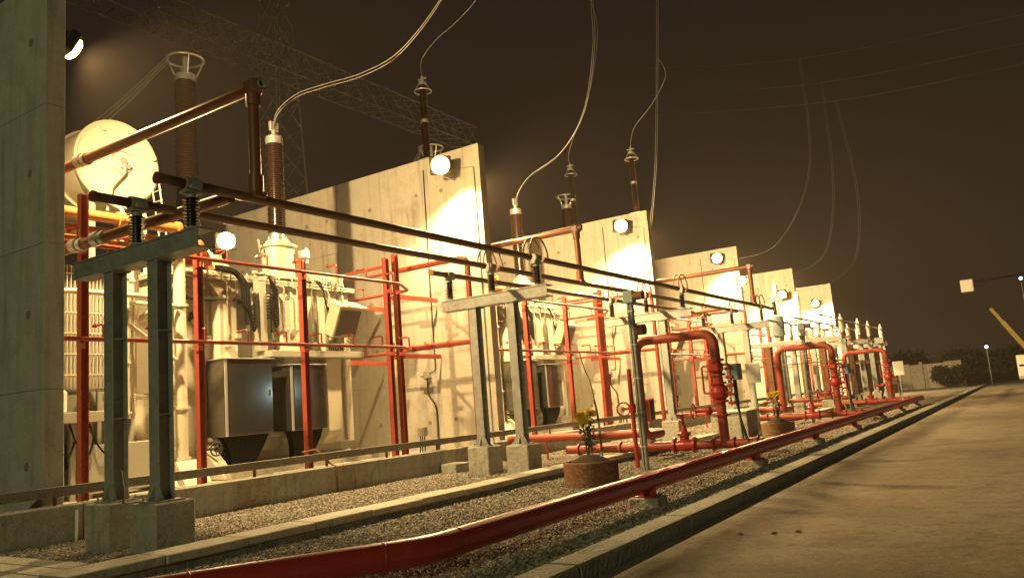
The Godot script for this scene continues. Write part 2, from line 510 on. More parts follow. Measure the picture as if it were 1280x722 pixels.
# ---------------------------------------------------------------- bus bars on steel frames
const FR := [-6.8, -16.3, -25.9, -35.5]
const TX := [-9.71, -11.06, -12.4]
const TY := 5.13
func bus():
	var proto: Node3D
	var where := ["beside the tall dark wall", "in front of the first lit wall", "between the first two red pipe loops", "under the far ends of the bus tubes"]
	for k in 4:
		var z: float = FR[k]
		var t: Node3D
		if k == 0:
			t = thing("bus_support", "galvanised two-column steel frame with crossbeam " + where[k], "steel frame", Vector3(-11.0, 0, z), "bus frames")
			proto = t
			for x in [-10.5, -11.65]:
				var b := MB.new(); b.span(x - .31, x + .31, -.15, .69, z - .31, z + .31, .02)
				var pd := part(b, "pedestal", M.concrete, t)
				b = MB.new(); b.span(x - .22, x + .22, .69, .715, z - .22, z + .22, .004)
				for sx in [-1, 1]:
					for sz in [-1, 1]: b.cyl(Vector3(x + sx * .18, .69, z + sz * .18), Vector3(x + sx * .18, .77, z + sz * .18), .016, 6)
				part(b, "base_plate", M.galv_d, pd)
				b = MB.new(); h_column(b, x, z, .715, 4.14, .23, .245)
				var co := part(b, "column", M.galv, t)
				for y in [1.9, 3.1]:
					for sx in [-1, 1]:
						b = MB.new(); b.span(x + sx * .008, x + sx * .113, y, y + .02, z - .104, z + .104)
						part(b, "stiffener", M.galv, co)
				for sx in [-1, 1]:
					b = MB.new(); b.plate(Vector3(x, .715, z + sx * .123), Vector3(0, 0, sx), Vector3.UP, [[0, 0], [.095, 0], [0, .2]], .012)
					part(b, "gusset", M.galv, co)
					b = MB.new(); b.plate(Vector3(x + .115 * sx, .715, z + .112), Vector3(sx, 0, 0), Vector3.UP, [[0, 0], [.095, 0], [0, .2]], .012)
					part(b, "gusset", M.galv, co)
				b = MB.new(); b.span(x - .16, x + .16, 4.14, 4.16, z - .16, z + .16, .003)
				part(b, "cap_plate", M.galv, t)
			var b2 := MB.new()
			b2.span(-12.6, -9.4, 4.42, 4.445, z - .16, z + .16, .003); b2.span(-12.6, -9.4, 4.16, 4.185, z - .16, z + .16, .003)
			b2.span(-12.6, -9.4, 4.185, 4.42, z + .118, z + .135)
			var be := part(b2, "crossbeam", M.galv, t)
			for x in [-11.65, -10.5]:
				b2 = MB.new(); b2.span(x - .008, x + .008, 4.186, 4.419, z - .15, z + .117)
				part(b2, "web_stiffener", M.galv, be)
		else:
			t = copy(proto, Vector3(0, 0, z - FR[0]), "galvanised two-column steel frame with crossbeam " + where[k])
	# insulators
	var side := ["road-side", "middle", "wall-side"]
	var ip: Node3D
	var nth := ["first", "second", "third", "last"]
	for k in 4:
		for j in 3:
			if k == 0 and j == 2: continue
			var at := Vector3(TX[j], 4.445, FR[k])
			var lb: String = "dark ribbed insulator under the %s bus tube on the %s steel frame" % [side[j], nth[k]]
			if ip: copy(ip, at - ip.position, lb)
			else:
				ip = thing("post_insulator", lb, "insulator", at, "bus post insulators")
				var b := MB.new(); b.lathe(at, [[0, 0], [.12, 0], [.12, .03], [.07, .05], [.07, .07], [0, .07]], 14)
				part(b, "foot", M.galv, ip)
				b = MB.new(); b.lathe(at, sheds(.062, .125, .42, 9, .07), 16)
				part(b, "sheds", M.porcelain, ip)
				b = MB.new(); b.lathe(at, [[0, .49], [.075, .49], [.075, .55], [0, .55]], 14); b.box(at + Vector3(0, .57, 0), Vector3(.2, .035, .26), .005)
				part(b, "cap", M.galv, ip)
	# tubes with clamps and the copper expansion loops
	var ends := [[-6.3, -37.3], [-6.15, -36.3], [-15.6, -36.4]]
	for j in 3:
		var t := thing("bus_tube", "long brown sleeved bus tube, the %s one of three on the steel frames" % side[j], "bus tube", Vector3(TX[j], 5.0, ends[j][1]))
		for k in 4:
			var za: float = ends[j][0] if k == 0 else FR[k - 1] - .35
			var zb: float = ends[j][1] if k == 3 else FR[k] + .35
			if k == 0:
				if j == 2: continue
				zb = FR[1] + .35; za = ends[j][0]
			elif k == 3: za = FR[3] - .35
			else: za = FR[k] - .35; zb = FR[k + 1] + .35
			if j == 2 and k == 1: za = ends[j][0]
			var b := MB.new()
			b.cyl(Vector3(TX[j], TY, za), Vector3(TX[j], TY, zb), .072, 16)
			var tb := part(b, "tube", M.tube, t)
			b = MB.new()
			b.cyl(Vector3(TX[j], TY, zb - .05), Vector3(TX[j], TY, zb + .0), .086, 16); b.cyl(Vector3(TX[j], TY, za), Vector3(TX[j], TY, za + .05), .086, 16)
			part(b, "sleeve_end", M.brown, tb)
		for k in 4:
			if j == 2 and k == 0: continue
			var c := Vector3(TX[j], TY, FR[k])
			var b := MB.new()
			b.box(c - Vector3(0, .04, 0), Vector3(.22, .09, .16), .02); b.cyl(c - Vector3(0, 0, .12), c + Vector3(0, 0, .12), .105, 14)
			part(b, "clamp", M.galv_d, t)
			if k > 0 and not (j == 2 and k == 1):
				for sx in [-.09, .09]:
					b = MB.new()
					b.path(spline([c + Vector3(sx, .02, -.42), c + Vector3(sx, .2, -.4), c + Vector3(sx, .42, -.24), c + Vector3(sx, .5, 0), c + Vector3(sx, .42, .24), c + Vector3(sx, .2, .4), c + Vector3(sx, .02, .42)], 4), .022, 7)
					part(b, "flexible_link", M.brown, t)
			elif k == 0:
				b = MB.new(); b.cyl(c - Vector3(0, 0, .36), c + Vector3(0, 0, .36), .072, 16)
				part(b, "tube", M.tube, t)
	# tubes that cross from the transformers
	cross_tube("brown bus pipe crossing low from behind the tall dark wall to the bus tubes", [Vector3(-15.6, 5.09, -7.5), Vector3(-9.75, 5.09, -7.5)], [-13.2, -13.9])
	cross_tube("brown bus pipe crossing high past the big oil drum, dropping to a bus tube", [Vector3(-16.4, 6.95, -7.95), Vector3(-9.71, 6.95, -7.95), Vector3(-9.71, 5.2, -7.95)], [-14.6])
	cross_tube("brown bus pipe crossing high before the second transformer, dropping to a bus tube", [Vector3(-17.0, 6.82, -21.1), Vector3(-11.06, 6.82, -21.1), Vector3(-11.06, 5.2, -21.1)], [-14.6])
	cross_tube("low brown bus pipe reaching from the second transformer to the wall-side tube", [Vector3(-17.0, 5.13, -20.95), Vector3(-12.45, 5.13, -20.95)], [-14.0])
	cross_tube("brown bus pipe crossing high before the third transformer, dropping to a bus tube", [Vector3(-17.0, 6.82, -34.5), Vector3(-9.71, 6.82, -34.5), Vector3(-9.71, 5.2, -34.5)], [-14.6])
	cross_tube("low brown bus pipe reaching from the third transformer to the middle tube", [Vector3(-17.0, 5.13, -34.35), Vector3(-11.1, 5.13, -34.35)], [-14.0])
func cross_tube(label: String, p: Array, collars: Array):
	var t := thing("bus_pipe", label, "bus pipe", p[-1])
	var b := MB.new()
	b.cyl(p[0], p[1] + Vector3(.0, 0, 0), .095, 18)
	part(b, "pipe", M.brown, t)
	for x in collars:
		b = MB.new(); b.cyl(Vector3(x - .06, p[0].y, p[0].z), Vector3(x + .06, p[0].y, p[0].z), .12, 14)
		b.cyl(Vector3(x - .3, p[0].y + .02, p[0].z), Vector3(x - .12, p[0].y + .02, p[0].z), .13, 12)
		part(b, "joint", M.alu, t)
	if p.size() > 2:
		b = MB.new(); b.cyl(p[1], p[2], .09, 18)
		part(b, "drop_pipe", M.brown, t)
		b = MB.new(); b.box(p[1], Vector3(.26, .27, .24), .05); b.cyl(p[1] - Vector3(0, .3, 0), p[1], .12, 14); b.cyl(p[1], p[1] + Vector3(.19, .02, 0), .1, 14)
		part(b, "elbow_box", M.brown, t)
		b = MB.new(); b.cyl(p[2], p[2] + Vector3(0, .3, 0), .12, 14); b.box(p[2] - Vector3(0, .02, 0), Vector3(.24, .1, .26), .02)
		part(b, "drop_clamp", M.brown, t)
		b = MB.new(); b.ring(p[1] + Vector3(.2, .02, 0), .06, .018, Vector3.RIGHT, 14, 6)
		part(b, "end_ring", M.blue_grey, t)

# ---------------------------------------------------------------- transformers
func bushing(t: Node3D, p: Vector3, h: float, r: float, count: int, called := "bushing"):
	var b := MB.new(); b.lathe(p, sheds(r * .8, r, h, count), 20)
	var o := part(b, called, M.porcelain, t)
	b = MB.new(); b.lathe(p + Vector3(0, h, 0), [[0, 0], [r * .95, 0], [r * .95, .22], [r * .8, .26], [0, .26]], 18)
	part(b, "top_cap", M.alu, o)
	b = MB.new(); b.lathe(p, [[0, -.25], [r * 1.1, -.25], [r * 1.1, -.2], [r * .85, -.18], [r * .85, 0.0], [0, .0]], 18)
	for i in 10: b.cyl(p + Vector3(cos(i * TAU / 10) * r, -.2, sin(i * TAU / 10) * r), p + Vector3(cos(i * TAU / 10) * r, -.12, sin(i * TAU / 10) * r), .02, 6)
	part(b, "base_flange", M.alu, o)
	return o
func letters(txt: String, size: float, at: Vector3, parent: Node3D):
	var tm := TextMesh.new()
	tm.text = txt; tm.depth = .006; tm.pixel_size = size / 16.0 * 1.35; tm.font_size = 16
	var f := SystemFont.new(); f.font_names = PackedStringArray(["Droid Sans"]); f.font_weight = 700
	tm.font = f
	mesh_part(tm, "lettering", M.dark, parent, at, Basis(Vector3.UP, PI / 2))
func transformers():
	var tp := thing("transformer", "cream power transformer between the tall dark wall and the first lit wall", "transformer", Vector3(-20, .4, -14.7), "power transformers")
	var b := MB.new()
	b.span(-22.4, -17.65, .4, .72, -17.7, -11.8, .02)
	part(b, "plinth", M.concrete_b, tp)
	b = MB.new(); b.span(-22.3, -17.6, .95, 5.5, -17.85, -11.6, .03); b.span(-22.1, -17.8, .72, .95, -17.5, -11.9, .02)
	var tank := part(b, "tank", M.paint, tp)
	b = MB.new(); b.span(-22.45, -17.45, 5.5, 5.56, -18.0, -11.45, .01); b.span(-22.45, -17.45, 5.575, 5.635, -18.0, -11.45, .01)
	var lid := part(b, "lid_flange", M.paint, tp)
	b = MB.new()
	for i in 44: b.cyl(Vector3(-17.51, 5.47, -11.55 - i * .147), Vector3(-17.51, 5.67, -11.55 - i * .147), .018, 6)
	part(b, "bolts", M.galv, lid)
	b = MB.new(); b.span(-22.2, -17.75, 5.635, 5.78, -17.75, -11.7, .05)
	part(b, "lid", M.paint, tp)
	for z in [-13.1, -15.2, -16.75]:
		b = MB.new(); b.span(-17.6, -17.25, 1.3, 5.05, z - .29, z + .29, .02)
		var s := part(b, "stiffener", M.paint_b, tank)
		b = MB.new()
		for e in [-.27, .27]: b.plate(Vector3(-17.6, 5.05, z + e), Vector3.RIGHT, Vector3.UP, [[0, 0], [.35, 0], [0, .36]], .02)
		b.plate(Vector3(-17.26, 1.3, z), Vector3.RIGHT, Vector3.UP, [[-.34, -.35], [0, 0], [-.34, 0]], .5)
		part(b, "gusset", M.paint_b, tank)
	for z in [-12.45, -14.15, -16.0, -17.5]:
		b = MB.new(); b.span(-17.6, -17.5, 1.0, 5.4, z - .05, z + .05, .01)
		part(b, "rib", M.paint, tank)
	# sloped jacking brackets at the foot
	for z in [-10.9, -11.75, -12.45]:
		b = MB.new(); b.plate(Vector3(-17.6, .42, z), Vector3.RIGHT, Vector3.UP, [[0, 0], [1.15, 0], [1.1, .08], [.2, .85], [0, .85]], .34)
		part(b, "jacking_bracket", M.paint, tp)
	b = MB.new(); b.span(-18.4, -17.6, .7, 4.9, -11.6, -10.75, .03)
	part(b, "side_chest", M.paint_b, tp)
	# big white oil pipe
	b = MB.new(); b.path(bend([Vector3(-16.95, .95, -11.5), Vector3(-16.95, 6.05, -11.5), Vector3(-18.2, 6.05, -11.5)], .35), .14, 16)
	var op := part(b, "oil_pipe", M.paint_b, tp)
	b = MB.new()
	for y in [.97, 2.15, 4.6]: b.cyl(Vector3(-16.95, y, -11.5), Vector3(-16.95, y + .06, -11.5), .2, 16)
	part(b, "pipe_flange", M.paint_b, op)
	b = MB.new(); b.plate(Vector3(-16.95, .4, -11.5), Vector3.RIGHT, Vector3.UP, [[-.5, 0], [.55, 0], [.2, .56], [-.2, .56]], .6)
	part(b, "pipe_foot", M.paint, tp)
	b = MB.new(); b.ring(Vector3(-16.7, 1.15, -12.25), .16, .02, Vector3.RIGHT); b.cyl(Vector3(-17.3, 1.15, -12.25), Vector3(-16.7, 1.15, -12.25), .03); b.ring(Vector3(-16.7, 1.15, -12.25), .05, .03, Vector3.RIGHT)
	for i in 4: b.cyl(Vector3(-16.7, 1.15, -12.25), Vector3(-16.7, 1.15 + .16 * sin(i * PI / 2), -12.25 + .16 * cos(i * PI / 2)), .012, 6)
	part(b, "handwheel", M.dark, tp)
	letters("A", .24, Vector3(-17.57, 4.47, -12.25), tank); letters("C", .24, Vector3(-17.57, 4.12, -12.4), tank)
	# steel cabinets on the front
	for c in [[-12.55, -14.05, 1.42, 3.33, -16.75], [-14.6, -15.9, 1.42, 3.17, -16.7]]:
		b = MB.new(); b.span(-17.45, c[4], c[2], c[3], c[0], c[1], .012)
		var cb := part(b, "cabinet", M.stainless, tp)
		b = MB.new(); b.span(c[4] + .002, c[4] + .022, c[2] + .04, c[3] - .04, c[0] - .12, c[1] + .03, .006)
		var dr := part(b, "door", M.stainless, cb)
		b = MB.new(); b.span(c[4] + .022, c[4] + .05, c[2] + .95, c[2] + 1.12, c[1] + .10, c[1] + .14, .008)
		part(b, "handle", M.dark, cb)
		b = MB.new(); b.span(-17.5, c[4] + .06, c[3] + .003, c[3] + .03, c[0] + .06, c[1] - .06, .008)
		part(b, "cabinet_roof", M.galv, cb)
		b = MB.new(); b.span(c[4] - .02, c[4] + .026, c[2] + .0, c[3] - .0, c[0] - .01, c[0] - .09, .006)
		part(b, "hinge_strip", M.alu, cb)
		b = MB.new()
		var nn := 16
		for i in nn:
			var zz: float = c[0] - .1 - (absf(c[1] - c[0]) - .2) * i / (nn - 1.0)
			for e in [-.15, -.35]:
				b.path(spline([Vector3(c[4] + e, c[2] + .02, zz), Vector3(c[4] + e - .02, c[2] - .3, lerpf(zz, (c[0] + c[1]) / 2, .25)), Vector3(c[4] + e - .15, .75, lerpf(zz, (c[0] + c[1]) / 2, .5)), Vector3(c[4] + e - .3, .42, lerpf(zz, (c[0] + c[1]) / 2, .55))], 4), .05, 6)
		part(b, "cables", M.black_rubber, cb)
	b = MB.new(); b.span(-17.55, -16.8, .4, .56, -12.7, -18.5, .01); b.span(-17.45, -17.3, 1.32, 1.42, -12.5, -16.0, .01)
	part(b, "cable_ledge", M.concrete_b, tp)
	# beam and hood on the right, with lettering
	b = MB.new(); b.span(-17.5, -16.9, 3.42, 3.6, -14.2, -17.7, .01)
	part(b, "front_shelf", M.grey_paint, tp)
	letters("MDA", .2, Vector3(-17.2, 3.74, -16.85), tank)
	b = MB.new(); b.span(-17.55, -17.25, 3.6, 4.2, -16.55, -17.25, .01)
	part(b, "hood_stand", M.grey_paint, tp)
	var hb := Basis(Vector3.BACK, -.42)
	b = MB.new(); b.box(Vector3(-16.95, 4.52, -16.95), Vector3(.42, .95, 1.0), .02, hb)
	var hd := part(b, "hood_cabinet", M.paint, tp)
	b = MB.new(); b.box(Vector3(-16.95, 4.52, -16.95) + hb * Vector3(.03, .5, 0), Vector3(.62, .05, 1.12), .012, hb)
	part(b, "hood_roof", M.paint_b, hd)
	b = MB.new(); b.box(Vector3(-16.95, 4.52, -16.95) + hb * Vector3(.213, -.02, 0), Vector3(.012, .8, .84), .004, hb)
	part(b, "hood_window", M.olive, hd)
	# cables looping over the lid edge into the vertical duct
	b = MB.new(); b.span(-17.45, -17.2, 3.6, 5.5, -14.32, -14.08, .01)
	part(b, "cable_duct", M.grey_paint, tp)
	for i in 9:
		b = MB.new()
		var y := 5.18 - i * .085
		b.path(spline([Vector3(-17.3 + (i % 3) * .05, 5.7 + (i / 3) * .04, -12.3 - i * .02), Vector3(-17.28 + (i % 3) * .05, 5.68 + (i / 3) * .04, -13.2), Vector3(-17.24 + (i % 3) * .06, 5.4, -13.5 - (i / 3) * .06), Vector3(-17.2 + (i % 3) * .06, 4.75, -13.55 - (i / 3) * .06), Vector3(-17.12, y - .38, -13.8), Vector3(-17.2, y - .1, -14.0), Vector3(-17.25, y, -14.1)], 5), .026, 7)
		part(b, "cable", M.black_rubber, tp)
		b = MB.new()
		b.path(spline([Vector3(-17.25, y, -14.3), Vector3(-17.12, y - .02, -14.42), Vector3(-17.12, y - .25, -14.58), Vector3(-17.15, y + .1, -14.66), Vector3(-17.3, 5.7, -14.5)], 5), .022, 7)
		part(b, "cable", M.black_rubber, tp)
	b = MB.new(); b.span(-17.5, -17.2, 4.9, 4.96, -11.9, -13.7, .004)
	part(b, "cable_tray", M.dark, tp)
	# small conduits, boxes and valves over the tank front
	var cg := RandomNumberGenerator.new(); cg.seed = 31
	for i in 14:
		var zz := -12.2 - i * .4 + cg.randf_range(-.1, .1)
		var ya := cg.randf_range(3.7, 4.4)
		var xb := -17.47 if absf(zz + 13.1) > .36 and absf(zz + 15.2) > .36 and absf(zz + 16.75) > .36 else -17.2
		b = MB.new(); b.path(bend([Vector3(xb, ya, zz), Vector3(xb, 5.42, zz), Vector3(-17.4, 5.47, zz + .02), Vector3(-17.38, 5.72, zz), Vector3(-17.9, 5.86, zz + cg.randf_range(-.3, .3))], .08, 4), cg.randf_range(.014, .028), 7)
		part(b, "conduit", [M.dark, M.galv, M.grey_paint][i % 3], tp)
		b = MB.new(); b.box(Vector3(xb + .02, ya - .06, zz), Vector3(.12, cg.randf_range(.12, .26), cg.randf_range(.1, .2)), .012)
		part(b, "terminal_box", [M.grey_paint, M.alu, M.paint][i % 3], tp)
	for i in 7:
		var q := Vector3(-18.2 - cg.randf() * 1.5, 5.78, -12.0 - i * .75)
		b = MB.new(); b.lathe(q, [[0, 0], [.12, 0], [.12, .04], [.05, .05], [.05, .22], [.09, .23], [.09, .3], [0, .3]], 10); b.path(bend([q + Vector3(0, .2, 0), q + Vector3(.35, .2, 0), q + Vector3(.35, .2, -.5)], .1, 4), .03, 7)
		part(b, "lid_valve", [M.paint_b, M.alu][i % 2], tp)
	for i in 5:
		b = MB.new(); b.path(spline([Vector3(-17.3, 5.72, -16.2 - i * .05), Vector3(-17.22, 5.4, -16.45), Vector3(-17.2, 5.0 - i * .07, -16.5 - i * .03), Vector3(-17.15, 4.8 - i * .03, -16.75)], 5), .02, 6)
		part(b, "cable", M.black_rubber, tp)
	b = MB.new(); b.span(-16.745, -16.735, 2.7, 2.95, -12.95, -13.3, .002)
	part(b, "name_plate", M.white, tp)
	b = MB.new(); b.path(bend([Vector3(-17.1, 2.5, -9.7), Vector3(-17.1, 2.5, -11.2), Vector3(-16.95, 2.5, -11.5)], .15, 4), .07, 10); b.path(bend([Vector3(-17.0, 4.7, -8.0), Vector3(-16.4, 4.7, -8.6), Vector3(-16.4, 4.7, -10.9), Vector3(-17.6, 4.4, -10.9)], .15, 4), .06, 10)
	part(b, "cooler_pipe", M.paint_b, tp)
	for i in 4:
		b = MB.new(); b.path(spline([Vector3(-16.6, 1.95, -7.9 - i * .4), Vector3(-16.5, 1.55, -8.0 - i * .4), Vector3(-16.55, 1.3, -8.25 - i * .4), Vector3(-16.6, 1.6, -8.4 - i * .4)], 4), .022, 6)
		part(b, "cable", M.black_rubber, tp)
	for i in 3:
		b = MB.new(); b.span(-17.0, -16.6, .5, 1.5, -8.0 - i * .95, -8.6 - i * .95, .015)
		part(b, "pump_cabinet", M.grey_paint, tp)
	# lid furniture
	b = MB.new(); b.path(bend([Vector3(-18.0, 6.25, -11.9), Vector3(-18.0, 6.25, -13.0), Vector3(-18.0, 5.75, -13.25)], .2), .12, 14)
	part(b, "lid_pipe", M.paint_b, tp)
	b = MB.new(); b.lathe(Vector3(-18.1, 5.78, -13.4), [[0, 0], [.42, 0], [.4, .12], [.24, .36], [.16, .42], [.16, .5], [0, .5]], 20)
	part(b, "hatch", M.paint, tp)
	b = MB.new(); b.span(-18.3, -17.6, 5.78, 6.0, -16.2, -17.6, .02)
	part(b, "gear_box", M.paint, tp)
	b = MB.new()
	for i in 12: b.span(-17.58, -17.5, 5.7, 5.95, -16.3 - i * .11, -16.34 - i * .11)
	part(b, "fins", M.paint_b, tp)
	# turret and main bushing
	b = MB.new(); b.lathe(Vector3(-18.1, 5.75, -15.55), [[0, 0], [.62, 0], [.62, .05], [.47, .06], [.47, .98], [.56, .99], [.56, 1.06], [.36, 1.08], [.36, 1.2], [0, 1.2]], 28)
	var tu := part(b, "turret", M.paint_b, tp)
	b = MB.new(); b.path([Vector3(-18.1, 6.5, -15.05), Vector3(-18.0, 6.55, -14.8), Vector3(-18.0, 6.9, -14.75)], .03, 6); b.box(Vector3(-17.6, 6.55, -16.1), Vector3(.2, .24, .3), .02); b.cyl(Vector3(-17.6, 6.3, -16.2), Vector3(-17.6, 6.75, -16.2), .05)
	part(b, "valve", M.alu, tu)
	bushing(tp, Vector3(-18.1, 7.2, -15.55), 2.75, .27, 40)
	b = MB.new(); b.cyl(Vector3(-18.1, 10.2, -15.55), Vector3(-18.1, 10.6, -15.55), .09, 12, .06); b.box(Vector3(-18.1, 10.52, -15.55), Vector3(.1, .3, .32), .02)
	part(b, "terminal", M.alu, tp)
	# far high-voltage bushing with its grading ring
	b = MB.new(); b.lathe(Vector3(-22.7, 4.6, -15.9), [[0, 0], [.75, 0], [.75, 1.6], [.55, 1.7], [.55, 3.0], [0, 3.0]], 24)
	part(b, "turret", M.paint, tp)
	bushing(tp, Vector3(-22.9, 7.6, -15.9), 5.9, .37, 64)
	b = MB.new(); b.ring(Vector3(-22.9, 14.3, -15.9), .60, .045, Vector3.UP, 26, 8)
	for i in 4: b.cyl(Vector3(-22.9 + .35 * cos(i * PI / 2 + .4), 13.7, -15.9 + .35 * sin(i * PI / 2 + .4)), Vector3(-22.9 + .6 * cos(i * PI / 2 + .4), 14.3, -15.9 + .6 * sin(i * PI / 2 + .4)), .03, 6)
	b.cyl(Vector3(-22.9, 13.7, -15.9), Vector3(-22.9, 14.4, -15.9), .1)
	part(b, "grading_ring", M.alu, tp)
	# conservator
	var cc := Vector3(-19.4, 8.82, -11.5)
	b = MB.new(); b.lathe(cc, [[0, 0], [.55, 0.0], [1.08, -.03], [1.12, -.06], [1.12, -.12], [1.18, -.13], [1.18, -.2], [1.12, -.21], [1.12, -1.2], [1.18, -1.21], [1.18, -1.29], [1.12, -1.3], [1.12, -3.4], [0, -3.5]], 44, Vector3.RIGHT)
	var cs := part(b, "conservator", M.paint_b, tp)
	b = MB.new()
	b.ring(cc + Vector3(.03, .0, 0), .30, .022, Vector3.RIGHT, 24)
	for i in 16: b.cyl(cc + Vector3(.0, .38 * sin(i * TAU / 16), .38 * cos(i * TAU / 16)), cc + Vector3(.03, .38 * sin(i * TAU / 16), .38 * cos(i * TAU / 16)), .02, 6)
	b.cyl(cc, cc + Vector3(.14, 0, 0), .16, 16, .1); b.box(cc + Vector3(.1, -.12, -.05), Vector3(.1, .1, .3), .02)
	part(b, "oil_gauge", M.alu, cs)
	b = MB.new(); b.path(spline([cc + Vector3(.14, -.1, 0), cc + Vector3(.16, -.3, 0), cc + Vector3(.12, -.5, .12), cc + Vector3(.1, -.75, .3), cc + Vector3(.08, -1.0, .34), cc + Vector3(.02, -1.4, .4)], 5), .045, 8)
	part(b, "drain_pipe", M.galv, cs)
	for q in [.25, -.55, 1.25]:
		b = MB.new(); b.cyl(cc + Vector3(-.03, .96 * cos(q) , -.96 * sin(q)), cc + Vector3(.05, .96 * cos(q), -.96 * sin(q)), .08, 10)
		part(b, "lug", M.paint, cs)
	for i in 3:
		b = MB.new(); var zz := -10.25 - i * .3
		b.path(bend([Vector3(-18.6, 5.5, zz - .8), Vector3(-18.6, 7.3, zz - .8), Vector3(-19.6, 7.8, zz - .8)], .12), .05, 8); b.cyl(Vector3(-18.6, 7.1, zz - .8), Vector3(-18.6, 7.18, zz - .8), .09, 10)
		part(b, "breather_pipe", M.paint_b, tp)
	for x in [-20.0, -22.0]:
		for e in [-.5, .5]:
			b = MB.new(); b.span(x - .09, x + .09, .4 if e > 0 else 5.7, 7.9, cc.z + e - .09, cc.z + e + .09, .01)
			part(b, "conservator_leg", M.paint, tp)
	b = MB.new()
	for x in [-18.2, -17.9]: b.cyl(Vector3(x, 5.8, -11.9), Vector3(x, 8.0, -11.6), .022, 6)
	for i in 8: b.cyl(Vector3(-18.2, 5.95 + i * .26, -11.88 + i * .03), Vector3(-17.9, 5.95 + i * .26, -11.88 + i * .03), .016, 6)
	part(b, "ladder", M.galv, tp)
	# radiator banks by the near wall
	for k in 3:
		b = MB.new()
		var x1 := -17.1 - k * 1.15
		for i in 26: b.span(x1, x1 - .95, 2.7, 5.4, -7.75 - i * .082, -7.772 - i * .082, .004)
		b.span(x1 - .3, x1 - .65, 5.25, 5.42, -7.7, -10.2, .04); b.span(x1 - .3, x1 - .65, 2.68, 2.85, -7.7, -10.2, .04)
		var ra := part(b, "radiator", M.paint, tp)
		b = MB.new()
		for y in [3.0, 3.45, 3.9, 4.35, 4.8, 5.2]: b.span(x1 + .002, x1 + .014, y, y + .02, -7.7, -9.95)
		part(b, "tie_bar", M.paint_b, ra)
		b = MB.new(); b.span(x1 - .9, x1 - .05, .4, .5, -7.8, -9.8, .01)
		for e in [-8.0, -9.5]: b.span(x1 - .5, x1 - .4, .5, 2.68, e, e - .1)
		part(b, "radiator_stand", M.grey_paint, ra)
	for i in 3:
		b = MB.new(); var q := Vector3(-16.85, 2.2, -7.75 - i * .42)
		b.lathe(q, [[0, 0], [.15, 0], [.17, .03], [.17, .42], [.12, .47], [0, .47]], 16); b.cyl(q + Vector3(0, .47, 0), q + Vector3(0, .62, 0), .03)
		part(b, "oil_pot", M.white, tp)
	b = MB.new(); b.span(-17.2, -16.5, 1.98, 2.2, -7.5, -9.5, .01)
	for i in 6: b.span(-16.75, -16.65, .4, 1.98, -7.7 - i * .35, -7.8 - i * .35)
	part(b, "pot_bench", M.grey_paint, tp)
	for q in [[-16.6, -9.95], [-16.9, -10.25], [-16.5, -10.55]]:
		b = MB.new(); b.cyl(Vector3(q[0], 2.0, q[1]), Vector3(q[0], 5.35, q[1]), .055, 10)
		for y in [2.1, 3.2, 4.3, 5.1]: b.cyl(Vector3(q[0], y, q[1]), Vector3(q[0], y + .05, q[1]), .085, 10)
		part(b, "standpipe", M.paint_b, tp)
	for q in [[-17.2, -10.0], [-17.2, -10.45]]:
		var p := Vector3(q[0], 5.35, q[1])
		b = MB.new(); b.cyl(p - Vector3(0, 1.6, 0), p + Vector3(0, .1, 0), .13, 14); b.lathe(p, [[.17, .0], [.19, .05], [.17, .12], [.1, .22], [0, .22]], 14)
		part(b, "bushing_pipe", M.white, tp)
		b = MB.new(); b.lathe(p + Vector3(0, .2, 0), sheds(.08, .17, .72, 9), 16)
		part(b, "small_bushing", M.porcelain, tp)
	b = MB.new(); b.cyl(Vector3(-16.7, 4.4, -9.6), Vector3(-16.7, 3.3, -11.2), .055, 10); b.cyl(Vector3(-16.8, 4.6, -9.6), Vector3(-16.8, 4.6, -11.3), .05, 10)
	part(b, "brace_pipe", M.paint_b, tp)
	# sleeved tertiary ducts along the top
	for d in [[-16.55, 6.42, -8.2, -11.3, .12], [-16.75, 6.12, -8.2, -12.0, .11], [-17.0, 5.95, -8.4, -12.4, .1]]:
		b = MB.new(); b.cyl(Vector3(d[0], d[1], d[2]), Vector3(d[0], d[1], d[3]), d[4], 16)
		var du := part(b, "duct", M.duct, tp)
		b = MB.new()
		for zz in [d[2] - .1, (d[2] + d[3]) / 2, d[3] + .1]: b.cyl(Vector3(d[0], d[1], zz - .04), Vector3(d[0], d[1], zz + .04), d[4] * 1.45, 16)
		part(b, "duct_flange", M.duct, du)
	b = MB.new(); b.path(bend([Vector3(-16.55, 6.42, -8.25), Vector3(-16.55, 5.2, -8.25), Vector3(-17.2, 5.0, -8.25)], .25), .14, 14); b.path(bend([Vector3(-16.9, 6.1, -11.6), Vector3(-16.9, 6.1, -12.2), Vector3(-16.9, 5.6, -12.35)], .2), .11, 12)
	for y in [5.5, 5.9, 6.5]: b.cyl(Vector3(-16.55, y, -8.25), Vector3(-16.55, y + .06, -8.25), .2, 14)
	part(b, "duct_elbow", M.duct, tp)
	for i in 4:
		b = MB.new(); b.lathe(Vector3(-17.2, 5.7, -11.6 - i * .3), [[0, 0], [.14, 0], [.14, .15], [.07, .2], [.07, .32], [.12, .34], [.12, .4], [0, .4]], 12)
		part(b, "duct_valve", M.duct, tp)
	copy(tp, Vector3(0, 0, -BAY), "cream power transformer between the first and second lit walls")
	copy(tp, Vector3(0, 0, -2 * BAY), "cream power transformer between the second and third lit walls, mostly hidden")
	# arresters on tall poles
	var ap := arrester("slender ringed surge arrester rising above the first lit wall", Vector3(-18.95, 0, -24.0), 15.0, 3.2)
	arrester("slender ringed surge arrester rising above the second lit wall near its middle", Vector3(-19.6, 0, -37.4), 14.4, 3.5)
	arrester("slender ringed surge arrester behind the lamp of the second lit wall", Vector3(-15.78, 0, -37.0), 14.3, 3.2)
